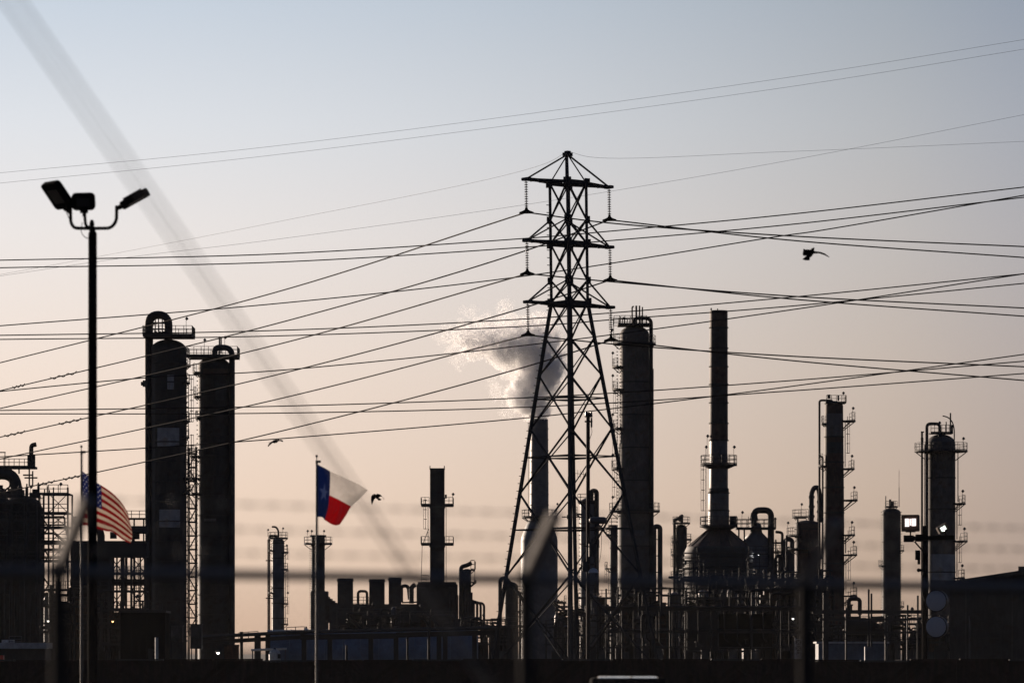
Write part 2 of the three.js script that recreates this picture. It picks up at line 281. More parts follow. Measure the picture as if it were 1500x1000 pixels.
// ---------------------------------------------------------------- lattice pylon
const PY = site('lattice_pylon', 'tall steel lattice pylon with three crossarms in front of the steaming stack', 'pylon', 841.5, 330);
const tips = {};
{
  const { g, s, Y } = PY, th = 42 * R;
  g.rotation.order = 'ZYX'; g.rotation.set(0, th, 0.0132);
  const base = PY.gnd, half = (py) => (py <= 443 ? 18.8 : 18.8 + (py - 443) * 0.1268) * s;
  const C = (i, py) => { const [u, v] = [[-1, 1], [1, 1], [1, -1], [-1, -1]][i % 4], a = half(py); return V(u * a, Y(py), v * a); };
  const angle = (n, a, b, w) => member(n, unitAngle, a, b, w, w, M.galv, g);
  for (let i = 0; i < 4; i++) {
    angle('leg', C(i, 262), C(i, 443), 0.18); angle('leg', C(i, 443), C(i, base), 0.24);
    part('footing', cyl(0.55, 0.7, 0.9, C(i, base).x, 0.3, C(i, base).z, 14), M.concrete, g);
  }
  const levels = [268, 322, 357, 411, 443, 495, 550, 628, 722, 843, base];
  for (let k = 0; k + 1 < levels.length; k++) for (let i = 0; i < 4; i++) {
    const w = k < 4 ? 0.125 : k < 7 ? 0.115 : 0.125, a = levels[k], b = levels[k + 1];
    angle('brace', C(i, a), C(i + 1, b), w); angle('brace', C(i + 1, a), C(i, b), w);
  }
  for (const py of [268, 357, 443]) for (let i = 0; i < 4; i++) angle('horizontal', C(i, py), C(i + 1, py), 0.2);
  for (const [a, b] of [[550, 628], [628, 722], [722, 843]]) {  // struts that tie the crossings of neighbouring faces
    const mid = (i) => { const A = half(a), B = half(b), t = A / (A + B); return C(i, a).lerp(C(i + 1, b), t); };
    for (let i = 0; i < 4; i++) { angle('strut', mid(i), mid(i + 1), 0.13); const y = mid(i).y, py = HZ - (y - EYE) / s; angle('strut', mid(i), C(i, py), 0.11); angle('strut', mid(i), C(i + 1, py), 0.11); }
  }
  for (const py of [268, 322, 357, 411, 443]) for (let i = 0; i < 4; i++) {
    const c = C(i, py), big = py === 268 || py === 357 || py === 443 ? 0.6 : 0.5;
    part('gusset_plate', [box(big, big * 1.25, 0.05, c.x, c.y, c.z + 0.16 * Math.sign(c.z)), box(0.05, big * 1.25, big, c.x + 0.16 * Math.sign(c.x), c.y, c.z)], M.galv, g);
  }
  // arms
  const tipX = 83 * s, apex = V(0, Y(226), 0);
  for (const [py, up, drop] of [[268, 0, 46], [357, 322, 46], [446, 411, 46]]) {
    const y = Y(py);
    for (const sd of [-1, 1]) {
      const arm = part('crossarm', [0.34, -0.34].map((dz) => box(tipX - half(py) + 0.3, 0.2, 0.1, sd * (tipX + half(py) + 0.1) / 2, y, dz)), M.galv, g);
      const tip = V(sd * tipX, y, 0);
      angle('arm_chord', tip, V(sd * half(py), y, half(py)), 0.2); angle('arm_chord', tip, V(sd * half(py), y, -half(py)), 0.2);
      part('tip_plate', box(0.4, 0.26, 0.76, sd * (tipX - 0.05), y, 0), M.galv, arm);
      for (const k of [0.45, 0.75]) { const x = sd * (half(py) + (tipX - half(py)) * k); part('batten', box(0.1, 0.2, 0.8 + (1 - k) * 0.6, x, y - 0.02, 0), M.galv, arm); }
      if (up) for (const v of [-1, 1]) angle('hanger', tip, V(sd * half(up), Y(up), v * half(up)), 0.11);
      else angle('hanger', tip, apex, 0.12);
      // insulator string with its clamp
      const L = drop * s, prof = [[0.02, -L]];
      for (let k = 0; k < 11; k++) { const q = -L + 0.35 + k * (L - 0.6) / 10.4; prof.push([0.035, q], [0.17, q + 0.02], [0.15, q + 0.06], [0.04, q + 0.1]); }
      prof.push([0.02, -0.05]);
      const st = part('insulator_string', lathe(prof, 10).translate(tip.x, y, 0), M.porcelain, g);
      const sh = new THREE.Shape([[-0.6, -0.22], [0.6, -0.22], [0.58, -0.14], [0.3, -0.04], [0.13, 0.06], [0.06, 0.28], [-0.06, 0.28], [-0.13, 0.06], [-0.3, -0.04], [-0.58, -0.14]].map((q) => new THREE.Vector2(...q)));
      part('suspension_clamp', planarUV(new THREE.ExtrudeGeometry(sh, { depth: 0.22, bevelEnabled: true, bevelSize: 0.03, bevelThickness: 0.03, bevelSegments: 1 }).translate(0, 0, -0.11).rotateY(-th).translate(tip.x, y - L, 0)), M.blackPaint, st);
      tips[`${sd < 0 ? 'left' : 'right'}${py}`] = V(tip.x, y - L - 0.14, 0);
    }
    part('arm_core', [1, -1].map((v) => box(half(py) * 2 + 0.5, 0.34, 0.14, 0, y, v * (half(py) + 0.1))), M.galv, g);
  }
  for (let i = 0; i < 4; i++) angle('peak_brace', C(i, 268), apex, 0.11);
  angle('peak_mast', V(0, Y(268), 0), apex, 0.32);
  part('peak_cap', [box(0.75, 0.3, 0.5, 0, apex.y, 0), box(0.4, 0.2, 0.4, 0, apex.y + 0.2, 0)], M.galv, g);
  const pegs = []; for (let py = 300; py < 950; py += 11) { const c = C(3, py); pegs.push(box(0.34, 0.06, 0.06, c.x - 0.25, c.y, c.z)); }
  part('step_bolt', pegs, M.galv, g).userData.kind = 'stuff';
  g.updateMatrixWorld(true);
  for (const k in tips) tips[k].applyMatrix4(g.matrixWorld);
  tips.apex = V(0, apex.y + 0.3, 0).applyMatrix4(g.matrixWorld);
}

// ---------------------------------------------------------------- overhead wires: pixel rows are directions, the distance runs from Z0 (left) to Z1 (right)
function curvePts(P, n = 14) { const c = new THREE.CatmullRomCurve3(P, false, 'centripetal'); return c.getPoints(n * (P.length - 1)); }
function wire(label, runs, r, m, opt = {}) {
  const g = new THREE.Group(); g.name = numbered(opt.name ?? 'power_line'); scene.add(g); tag(g, label, 'power line', opt.group);
  part('conductor', runs.map((P) => sweep(curvePts(P), r, 6)), m, g);
  for (const [a, b] of opt.dampers ?? []) {                    // helical dampers wound on the wire
    const P = runs[0], c = curvePts(P, 60), A = c.findIndex((q) => CX + q.x / -q.z * F >= a), B = c.findIndex((q) => CX + q.x / -q.z * F >= b);
    if (A < 0 || B < 0 || A === B) continue;
    const p0 = c[Math.min(A, B)], p1 = c[Math.max(A, B)], n = 40, h = Array.from({ length: n + 1 }, (_, i) => { const q = p0.clone().lerp(p1, i / n), w = i / n * 2 * Math.PI * 3; return q.add(V(0, Math.cos(w) * 0.13, Math.sin(w) * 0.13)); });
    part('spiral_damper', sweep(h, 0.05, 5), m, g);
  }
  return g;
}
const row = (pts, Z0, Z1) => {
  return pts.map(([x, y]) => at(x, y, Z0 + (Z1 - Z0) * (x / 1500)));
};
const beyond = (a, b, d) => [a[0] + (a[0] - b[0]) / Math.abs(a[0] - b[0]) * d, a[1] + (a[1] - b[1]) / Math.abs(a[0] - b[0]) * d];
{
  const place = { left268: 'upper left', right268: 'upper right', left357: 'middle left', right357: 'middle right', left446: 'lower left', right446: 'lower right' };
  const L = { left268: [[0, 531], [400, 429]], right268: [[0, 572], [400, 475], [770, 367]], left357: [[0, 598], [400, 506]], right357: [[0, 640], [400, 550], [770, 450]], left446: [[0, 672], [400, 586]], right446: [[0, 722], [400, 634], [770, 537]] };
  const Rr = { left268: [[888, 326], [1150, 345], [1500, 361]], right268: [[1150, 351], [1500, 377]], left357: [[890, 412], [1150, 433], [1500, 451]], right357: [[1150, 437], [1500, 463]], left446: [[900, 504], [1150, 521], [1500, 537]], right446: [[1150, 527], [1500, 557]] };
  const D = { right268: [[12, 34], [70, 105]], right357: [[5, 34], [84, 116]], right446: [[52, 76], [88, 118]] };
  for (const k in place) {
    const c = tips[k], zl = (x) => 430 + (-c.z - 430) * (x / 830), zr = (x) => -c.z + (x - 830) / 670 * 14;
    const l = [beyond(L[k][0], L[k][1], 260), ...L[k]], r = [...Rr[k], beyond(Rr[k][Rr[k].length - 1], Rr[k][Rr[k].length - 2], 260)];
    wire(`heavy power line hung from the ${place[k]} arm of the lattice pylon`, [[...l.map(([x, y]) => at(x, y, zl(x))), c], [c, ...r.map(([x, y]) => at(x, y, zr(x)))]], 0.063, M.wire, { group: 'conductors on the pylon', dampers: D[k] });
  }
  const others = [
    ['topmost of the dark wires rising to the right, level at the left edge', [[0, 381], [400, 372], [770, 349], [888, 339], [1150, 314.5], [1500, 274]]],
    ['second of the dark wires rising right, just below the topmost one', [[0, 392], [400, 384], [770, 362], [897, 352], [1150, 329.5], [1500, 289]]],
    ['steeper dark wire passing just under the middle arms of the pylon', [[0, 477], [400, 445], [770, 404], [1148, 345], [1192, 339], [1500, 286]]],
    ['upper of the two level wires crossing the top of the twin columns', [[0, 491], [400, 484], [800, 465], [1150, 436], [1500, 401]]],
    ['lower of the two level wires crossing the top of the twin columns', [[0, 497], [400, 492], [800, 476], [897, 468], [1150, 449], [1500, 415]]],
    ['dark wire that slopes up across the steam and the big round column top', [[0, 573], [215, 553], [400, 543], [800, 502], [1150, 455], [1500, 401]]],
    ['upper of the two level wires just above the rim of the steaming stack', [[0, 601], [400, 595], [800, 581], [1150, 558], [1500, 529]]],
    ['lower of the two level wires just above the rim of the steaming stack', [[0, 606], [400, 605], [800, 595], [1150, 573], [1500, 547]]],
    ['lowest long wire, sloping up past the small bird beside the twin columns', [[0, 669], [215, 656], [415, 642], [800, 609], [1064, 578], [1150, 567], [1500, 519]]],
  ];
  for (const [label, p] of others) wire(label, [row([beyond(p[0], p[1], 260), ...p, beyond(p[p.length - 1], p[p.length - 2], 260)], 365, 345)], 0.057, M.wire, { group: 'second power line behind the pylon' });
  const thin = [
    ['faint thin wire, upper of the pair high across the open sky', [[0, 253], [400, 214], [1150, 114], [1500, 58]], 300],
    ['faint thin wire, lower of the pair high across the open sky', [[0, 268], [400, 227], [1150, 128], [1500, 72]], 300],
    ['faint thin wire passing just under the top arm of the pylon', [[0, 404], [185, 377], [400, 351], [800, 295], [1150, 236], [1500, 168]], 310],
  ];
  for (const [label, p, Z] of thin) wire(label, [row([beyond(p[0], p[1], 260), ...p, beyond(p[p.length - 1], p[p.length - 2], 260)], Z, Z)], 0.0115, M.thinWire, { name: 'thin_wire' });
  const a = tips.apex, z = -a.z;
  wire('thin earth wire fixed to the very top of the lattice pylon', [[at(-260, 448, 430), at(0, 402, 420), at(400, 326, 375), at(800, 239, 333), a], [a, at(866, 230, z), at(1150, 222, z + 6), at(1500, 207, z + 14), at(1760, 195, z + 18)]], 0.0125, M.thinWire, { name: 'earth_wire' });
}

// ---------------------------------------------------------------- twin columns on the left
{
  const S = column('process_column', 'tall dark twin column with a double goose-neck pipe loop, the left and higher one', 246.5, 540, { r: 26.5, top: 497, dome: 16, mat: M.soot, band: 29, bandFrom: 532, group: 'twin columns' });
  for (const z of [-0.9, 0.55]) S.pipe('overhead_pipe', [[217.5, S.gnd - 4, z], [217.5, 461, z], [246, 461, z], [246, 500, z]], 0.52, M.soot, 1.5);
  S.part('saddle', [0, 1, 2].map((k) => box(0.3, 0.3, 1.8, S.X(228 + k * 6), S.Y(487), -0.2)), M.frame);
  S.part('top_manifold', [box(0.14, 3, 0.14, S.X(227), S.Y(478), 0), box(0.14, 3.2, 0.14, S.X(232), S.Y(478), 0.3), box(0.14, 2.8, 0.14, S.X(237), S.Y(478), -0.2), box(1.9, 0.25, 0.3, S.X(232), S.Y(473), 0), box(1.9, 0.2, 0.3, S.X(232), S.Y(482), 0)], M.frame);
  const pl = S.part('platform', [box(S.X(283) - S.X(211), 0.35, 5.2, (S.X(283) + S.X(211)) / 2, S.Y(493), 0)], M.deck);
  S.part('railing', railingLine([[S.X(211), S.Y(492), 2.5], [S.X(283), S.Y(492), 2.5], [S.X(283), S.Y(492), -2.5], [S.X(211), S.Y(492), -2.5], [S.X(211), S.Y(492), 2.5]], 1.25, 0.08, 1.1), M.rail, pl);
  workLamp(S, 272.5, 493, 2.6);
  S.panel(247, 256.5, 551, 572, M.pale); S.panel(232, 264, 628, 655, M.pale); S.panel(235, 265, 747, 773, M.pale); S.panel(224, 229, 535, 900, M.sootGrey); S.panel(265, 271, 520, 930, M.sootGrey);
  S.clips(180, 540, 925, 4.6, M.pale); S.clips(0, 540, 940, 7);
  for (const [py, x] of [[535, 6], [560, 5], [616, 5], [640, 4], [700, 6], [722, 5]]) S.platform(py, x, -35, 35, { h: 1.1 });
  S.ladder(8, 640, 560); S.ladder(8, 722, 645);
  S.part('nozzle', [cyl(0.25, 0.25, 0.9, S.X(211), S.Y(562), 0.3, 10).rotateZ(0), box(0.9, 0.5, 0.5, S.X(211), S.Y(562), 0.3)], M.frame);
  // second
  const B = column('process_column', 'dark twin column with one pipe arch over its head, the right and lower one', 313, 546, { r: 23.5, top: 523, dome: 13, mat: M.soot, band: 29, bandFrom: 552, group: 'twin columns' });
  B.pipe('overhead_pipe', [[314.5, 524, 0.8], [314.5, 509.5, 0.8], [340, 509.5, 0.8], [340, B.gnd - 4, 0.8]], 0.42, M.sootGrey, 1.3);
  const q = B.part('platform', [box(B.X(349) - B.X(275), 0.4, 5, (B.X(349) + B.X(275)) / 2, B.Y(523), 0)], M.deck);
  B.part('railing', railingLine([[B.X(275), B.Y(522), 2.4], [B.X(349), B.Y(522), 2.4], [B.X(349), B.Y(522), -2.4], [B.X(275), B.Y(522), -2.4], [B.X(275), B.Y(522), 2.4]], 1.25, 0.08, 1.1), M.rail, q);
  B.part('vent_mast', [box(0.2, 2.6, 0.2, B.X(321), B.Y(506), 0), box(0.2, 2.2, 0.2, B.X(323), B.Y(506), -0.6)], M.frame); workLamp(B, 299, 523, 2.5); workLamp(B, 329, 510, 1.6);
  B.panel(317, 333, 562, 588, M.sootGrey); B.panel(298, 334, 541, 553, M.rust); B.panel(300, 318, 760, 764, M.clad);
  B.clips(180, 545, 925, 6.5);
  for (const [py, x, h] of [[545, 8, 1.2], [580, 7, 1.3], [612, 4, 1], [668, 12, 1.2], [700, 13, 1.2], [722, 12, 1.2]]) B.platform(py, x, 150, 210, { h });
  B.platform(850, 4, -20, 20); B.platform(906, 5, -25, 25); B.platform(712, 3, -15, 15, { rail: false });
  // stair tower between the twins
  const U = site('stair_tower', 'narrow open steel stair tower wedged between the twin columns', 'stair tower', 281, 552);
  for (const x of [276, 287]) for (const z of [-1, 1.2]) U.bar('post', [x, 655, z], [x, U.gnd, z], 0.16);
  for (let py = 665, k = 0; py < 930; py += 20, k++) {
    U.bar('landing', [275, py, 0], [288, py, 0], 0.14, M.deck, U.g, 2.2);
    U.part('railing', railingLine([U.p(275, py, 1.1), U.p(288, py, 1.1)], 1.1, 0.06, 0.6), M.rail);
    U.bar('stair_flight', [k % 2 ? 276 : 287, py, 0.3], [k % 2 ? 287 : 276, py + 20, 0.3], 0.16);
    if (k % 3 === 1) U.bar('brace', [276, py, 1.2], [287, py + 20, 1.2], 0.09);
  }
}
// ---------------------------------------------------------------- smaller slim columns left of centre
{
  const S = column('slim_column', 'slim pale blue-grey column with goose-neck vent, furthest left of the two by the flag', 407, 800, { r: 9, top: 789, dome: 4, mat: M.steelBlue, band: 22 });
  S.pipe('riser_pipe', [[394, S.gnd - 3, 0.4], [394, 785, 0.4], [406, 785, 0.4], [406, 790, 0.4]], 0.22, M.pipeDark, 0.5);
  S.pipe('goose_neck', [[398, 771.5, 0], [404, 771.5, 0], [407.5, 777, 0], [407.5, 792, 0]], 0.2, M.pipeDark, 0.9);
  S.platform(788, 7, 0, 360, { h: 1.2 });
  for (const [py, a] of [[809, 0], [834, 0], [884, 0], [914, 0], [806, 180], [868, 180]]) S.platform(py, 6, a - 55, a + 55, { h: 1.3 });
  S.ladder(180, 930, 790, false, 0.9); S.ladder(0, 834, 809); S.ladder(0, 884, 840); S.ladder(0, 914, 886);
  S.bar('pipe_guide', [389, 821, 0.3], [402, 821, 0.3], 0.22); S.bar('pipe_guide', [389, 876, 0.3], [402, 876, 0.3], 0.22);
  workLamp(S, 392, 786, 1.5); workLamp(S, 414, 786, 1.8); workLamp(S, 421, 879, 1.6); workLamp(S, 419.5, 808, 1.4);
  const D = column('slim_column', 'black slim column with a flat crowned top just behind the single-star flag pole', 465.5, 740, { r: 11, top: 784, dome: 1, mat: M.soot, steps: [[866, 11.2], [865, 10]], band: 26 });
  D.platform(796, 11, 0, 360, { h: 1.3 });
  D.part('crown_ring', cyl(1.62, 1.55, 0.35, 0, D.Y(785), 0, 28), M.deck);
  D.part('base_box', [box(25 * D.s, D.Y(866), 3.4, D.X(468), D.Y(866) / 2, 0)], M.sootGrey);
  D.clips(180, 800, 930, 3.4, M.rust);
  for (const x of [450, 456, 474]) workLamp(D, x, 784, 0.9 + (x % 3) * 0.3);
  const T2 = site('gas_bottle_tank', 'small white round-topped tank low beside the black slim column', 'tank', 448, 720);
  T2.part('tank_shell', lathe([[7 * T2.s, -0.1], [7 * T2.s, T2.Y(930)], [5.5 * T2.s, T2.Y(924)], [2 * T2.s, T2.Y(920)], [0, T2.Y(919)]], 24), M.white);
  T2.part('fill_cap', cyl(0.2, 0.2, 0.3, 0, T2.Y(918.5), 0, 10), M.frame);
}
// ---------------------------------------------------------------- boiler house and square black stack
{
  const S = site('boiler_house', 'dark boiler house with three short square flues left of the black chimney', 'boiler house', 545, 640);
  S.part('wall_block', [box(S.X(612) - S.X(484), S.Y(885), 9, (S.X(612) + S.X(484)) / 2, S.Y(885) / 2, 0)], M.sootGrey);
  for (const [x, w, t, z] of [[506, 22, 847, 1], [552, 22, 848, 0], [579, 18, 846, 2]]) { const f = S.part('flue', box(w * S.s, S.Y(t) - S.Y(890), w * S.s, S.X(x), (S.Y(t) + S.Y(890)) / 2, z), M.sootGrey); S.part('flue_rim', box(w * S.s + 0.2, 0.25, w * S.s + 0.2, S.X(x), S.Y(t + 3), z), M.frame, f); }
  for (let k = 0; k < 6; k++) S.part('roof_step', box(5 * S.s, 4, 6, S.X(480 + k * 4), S.Y(874 + k * 3) - 2, 1), M.soot);
  for (let k = 0; k < 9; k++) S.bar('wall_rib', [520 + k * 5, 886, 4.6], [520 + k * 5, 930, 4.6], 0.14, M.sootGrey);
  S.part('railing', railingLine([S.p(517, 885, 3), S.p(541, 885, 3)], 1.2, 0.08, 0.8), M.rail);
  S.pipe('roof_pipe', [[525, 885, 2], [525, 866, 2], [538, 866, 2], [538, 885, 2]], 0.22, M.pipeDark, 0.5);
  S.pipe('roof_pipe', [[588, 882, 1], [588, 858, 1], [598, 858, 1], [600, 878, 1]], 0.3, M.pipe, 1.0);
  S.pipe('roof_pipe', [[603, 884, 2], [603, 860, 2], [609, 856, 2]], 0.4, M.pipe, 1.2);
  S.pipe('wall_pipe', [[590, 883, 5], [640, 881, 5]], 0.12, M.pipeDark);
  for (const [x, y] of [[530, 905], [556, 900], [574, 915]]) S.part('louvre_vent', [box(1.1, 0.9, 0.2, S.X(x), S.Y(y), 4.6), ...[0, 1, 2].map((k) => box(1.1, 0.08, 0.34, S.X(x), S.Y(y) + 0.25 - k * 0.25, 4.66))], M.deck);
  // stair in front
  S.part('stair_flight', [box(0.2, 0.4, 1, 0, 0, 0), barGeo([S.X(585), S.Y(905), 6], [S.X(597), S.Y(930), 6], 0.25), barGeo([S.X(585), S.Y(895), 6], [S.X(597), S.Y(920), 6], 0.08), barGeo([S.X(572), S.Y(905), 6], [S.X(585), S.Y(905), 6], 0.2)].slice(1), M.rail);
  const K = site('square_chimney', 'black square chimney with two railed balconies standing on a heater box', 'chimney', 640.5, 600);
  const w = 21 * K.s;
  K.part('flue', box(w, K.Y(686) - K.Y(860), w, 0, (K.Y(686) + K.Y(860)) / 2, 0), M.soot);
  K.part('rim', [box(w + 0.12, 0.14, w + 0.12, 0, K.Y(687), 0), ...[-1, 1].map((k) => box(0.14, 0.5, 0.14, k * w / 2, K.Y(685), w / 2))], M.frame);
  for (const py of [740, 797]) {
    const e = 13 * K.s, pl = K.part('balcony', [-1, 1].map((k) => box(e, 0.35, w + 2 * e, k * (w / 2 + e / 2), K.Y(py), 0)).concat([box(w, 0.35, e, 0, K.Y(py), -w / 2 - e / 2)]), M.deck), y = K.Y(py);
    for (const k of [-1, 1]) K.part('railing', railingLine([V(k * (w / 2 + 0.1), y, w / 2 + e), V(k * (w / 2 + e), y, w / 2 + e), V(k * (w / 2 + e), y, -w / 2 - e)], 1.15, 0.08, 0.6), M.rail, pl);
    K.part('stiffener', box(w + 0.2, 0.3, w + 0.2, 0, y - 0.3, 0), M.frame, pl);
  }
  K.part('ladder', ladderGeo(K.X(627), 0.5, K.Y(795), K.Y(740), [-1, 0]), M.rail);
  K.part('ladder', ladderGeo(K.X(653.5), 0.5, K.Y(860), K.Y(740), [1, 0], false, 0.4), M.rail);
  K.rod('stay', [628, 775, 0.4], [619, 797, 0.4], 0.05); K.rod('conduit', [618.5, 797, 0.5], [617, 850, 0.5], 0.04);
  K.part('bracket_box', box(0.3, 0.6, 0.5, K.X(653), K.Y(727), 0), M.frame); workLamp(K, 663, 740, 1.8);
  K.part('heater_box', [box(K.X(670) - K.X(611), K.Y(856), 8, 0, K.Y(856) / 2, 0)], M.soot);
  K.part('heater_roof', [box(K.X(668) - K.X(613), 0.5, 8.3, 0, K.Y(855), 0)], M.frame);
  K.part('railing', railingLine([K.p(618, 856, 3.5), K.p(628, 856, 3.5)], 1.4, 0.08, 0.4), M.rail);
  for (let k = 0; k < 2; k++) K.part('sight_slot', box(1.1, 0.12, 0.1, K.X(619.5 + k * 43), K.Y(861), 4.06), M.clad);
  for (let k = 0; k < 7; k++) K.pipe('riser_pipe', [[660 + k * 5.2, K.gnd - 3, 4.6 - k * 0.1], [660 + k * 5.2, 868 + (k % 3) * 2, 4.6 - k * 0.1]], 0.16, M.pipe);
  // slim vent column with hooked pipe
  const Q = column('vent_column', 'small vent column with a hooked top pipe right of the black square chimney', 684, 620, { r: 6, top: 833, dome: 2, mat: M.soot, band: 20 });
  Q.pipe('hooked_pipe', [[675, Q.gnd - 4, 0], [675, 830, 0], [684, 828, 0], [691, 824, 0]], 0.35, M.sootGrey, 0.7);
  Q.platform(834, 6, -60, 60, { h: 1.5 }); Q.platform(852, 8, -40, 30, { h: 0.3 }); Q.ladder(0, 852, 834, false, 0.6); Q.ladder(10, 834, 822, false, 0.7);
  const L = site('pipe_header', 'row of bent pipes on a low header right of the vent column', 'pipe header', 700, 625);
  for (let k = 0; k < 4; k++) L.pipe('bent_pipe', [[709 - k * 5, 918, 0.5 * k], [709 - k * 5, 883 + k * -1, 0.5 * k], [690, 883 - k, 0.5 * k]], 0.2, M.pipe, 0.7);
  L.pipe('header_pipe', [[686, 915, 0.8], [711, 915, 0.8]], 0.32, M.pipe);
  for (const x of [690, 708]) L.bar('support', [x, 917, 0.8], [x, L.gnd, 0.8], 0.25);
}

// ---------------------------------------------------------------- process structure at the left edge
function lattice(S, xs, rows, zs, opt = {}) {                // open steel frame: posts, floor beams, diagonals, railings, all single pieces
  const w = opt.w ?? 0.3, bottom = opt.bottom ?? S.gnd;
  for (const x of xs) for (const z of zs) S.bar('post', [x, rows[0], z], [x, bottom, z], w);
  rows.forEach((py, k) => {
    for (const z of zs) S.bar('beam', [xs[0], py, z], [xs[xs.length - 1], py, z], w * 0.9);
    for (const x of xs) S.bar('cross_beam', [x, py, zs[0]], [x, py, zs[zs.length - 1]], w * 0.7);
    if (opt.rail) S.part('railing', railingLine([S.p(xs[0], py, zs[zs.length - 1]), S.p(xs[xs.length - 1], py, zs[zs.length - 1])], 1.15, 0.09, 1.2), M.rail);
    const nx = rows[k + 1] ?? (opt.braceToGround ? bottom : null);
    if (nx) for (let i = 0; i + 1 < xs.length; i++) if ((opt.brace ?? (() => true))(i, k)) { const z = zs[zs.length - 1]; S.bar('brace', [xs[i], py, z], [xs[i + 1], nx, z], w * 0.45); S.bar('brace', [xs[i + 1], py, z], [xs[i], nx, z], w * 0.45); }
  });
}
{
  const S = site('process_structure', 'dark process structure with a big bent duct and open steel bays at the left edge', 'process structure', 50, 500);
  // big vessel body and bent duct
  S.part('vessel', lathe([[30 * S.s, 0], [30 * S.s, S.Y(745)], [26 * S.s, S.Y(734)], [16 * S.s, S.Y(727)], [0, S.Y(724)]], 36).translate(S.X(30), 0, -1.5), M.soot);
  S.part('vessel', lathe([[30 * S.s, 0], [30 * S.s, S.Y(738)], [24 * S.s, S.Y(730)], [0, S.Y(727)]], 36).translate(S.X(-12), 0, 1), M.soot);
  S.pipe('duct', [[-60, 694, 1], [22, 694, 1], [26, 730, 1]], 0.78, M.sootGrey, 2.6);
  const pl = S.part('platform', box(60 * S.s, 0.3, 3, S.X(22), S.Y(685), 0), M.deck);
  S.part('railing', railingLine([S.p(-8, 684, 1.4), S.p(52, 684, 1.4)], 1.0, 0.08, 0.7), M.rail, pl);
  S.bar('lamp_post', [8, 663, 1], [8, 684, 1], 0.1); S.bar('lamp_arm', [-8, 663, 1], [9, 663, 1], 0.14);
  S.part('silencer', [cyl(6.2 * S.s, 6.2 * S.s, 19 * S.s, S.X(45.5), S.Y(676), 0.4, 20), cyl(3.4 * S.s, 3.4 * S.s, 12 * S.s, S.X(45.5), S.Y(663), 0.4, 16)], M.soot);
  S.pipe('silencer_hood', [[45.5, 664, 0.4], [45.5, 652.5, 0.4], [53, 651, 0.4]], 0.3, M.soot, 0.5);
  S.pipe('small_pipe', [[10, 730, 2], [10, 718, 2], [17, 714, 2], [17, 704, 2], [20, 702, 2]], 0.12, M.pipeDark, 0.3);
  for (const [x0, y0, x1, y1] of [[34, 696, 48, 696], [36, 700, 55, 700], [43, 686, 43, 712], [48, 690, 48, 712], [28, 685, 28, 694]]) S.rod('small_pipe', [x0, y0, 0.6], [x1, y1, 0.6], 0.1);
  // steelwork wrapped round the vessels
  lattice(S, [-14, 4, 22, 40, 58], [738, 764, 792, 822], [4.2], { rail: true, w: 0.2, brace: (i, k) => (i + k) % 2 === 0 });
  for (let k = 0; k < 10; k++) { const x = rr(-8, 56), y = rr(722, 800); S.pipe('wrap_pipe', [[x, y + rr(30, 90), 4.6], [x, y, 4.6], [x + rr(-16, 16), y, 4.6]], rr(0.07, 0.22), M.pipe, 0.4); }
  for (const [x, h, w] of [[2, 14, 1.0], [14, 9, 0.7], [31, 12, 0.9], [52, 8, 1.3], [40, 16, 0.35], [57, 18, 0.3]]) S.part('roof_unit', [box(w, h * S.s, w, S.X(x), S.Y(730 - h / 2), 1), box(w * 0.5, 0.5, w * 0.5, S.X(x), S.Y(730 - h) + 0.2, 1)], M.soot);
  for (const x of [6, 33, 50]) workLamp(S, x, 736, rr(1.4, 2.4), S.g, 4.2);
  S.part('ladder', ladderGeo(S.X(59), 3.6, S.Y(840), S.Y(738), [1, 0]), M.rail);
  // open bays
  lattice(S, [60, 74, 102], [724, 752, 773, 796, 822], [-2.5, 2.5], { rail: true, w: 0.22, brace: (i, k) => i === 1 || k === 1 });
  for (const [x, h] of [[66, 7], [70, 12], [73, 6], [79, 10]]) S.rod('vent_pipe', [x, 724, 1], [x, 724 - h, 1], 0.09);
  workLamp(S, 88, 724, 1.4); S.bar('railing_post', [102, 715, 2.5], [102, 724, 2.5], 0.22);
  for (let k = 0; k < 6; k++) S.pipe('floor_pipe', [[60, 757 + k * 12, rr(-1, 2)], [rr(78, 100), 757 + k * 12, rr(-1, 2)], [rr(78, 100), 772 + k * 12, 1]], rr(0.08, 0.2), M.pipeDark, 0.3);
  for (let k = 0; k < 7; k++) S.bar('stair_flight', [60 + (k % 2) * 14, 752 + k * 21, 2.6], [74 - (k % 2) * 14, 773 + k * 21, 2.6], 0.18, M.deck);
  for (let k = 0; k < 9; k++) { const x = 14 + k * 7.5; S.pipe('drop_pipe', [[x, 850 + (k % 3) * 9, 5], [x, S.gnd - 4, 5]], 0.12, M.pipe); }
  S.part('lower_block', [box(S.X(62) - S.X(-40), S.Y(870), 6, (S.X(62) + S.X(-40)) / 2, S.Y(870) / 2, 0)], M.soot);
  S.part('lower_block', [box(S.X(104) - S.X(63), S.Y(905), 5, (S.X(104) + S.X(63)) / 2, S.Y(905) / 2, -0.5)], M.soot);
}
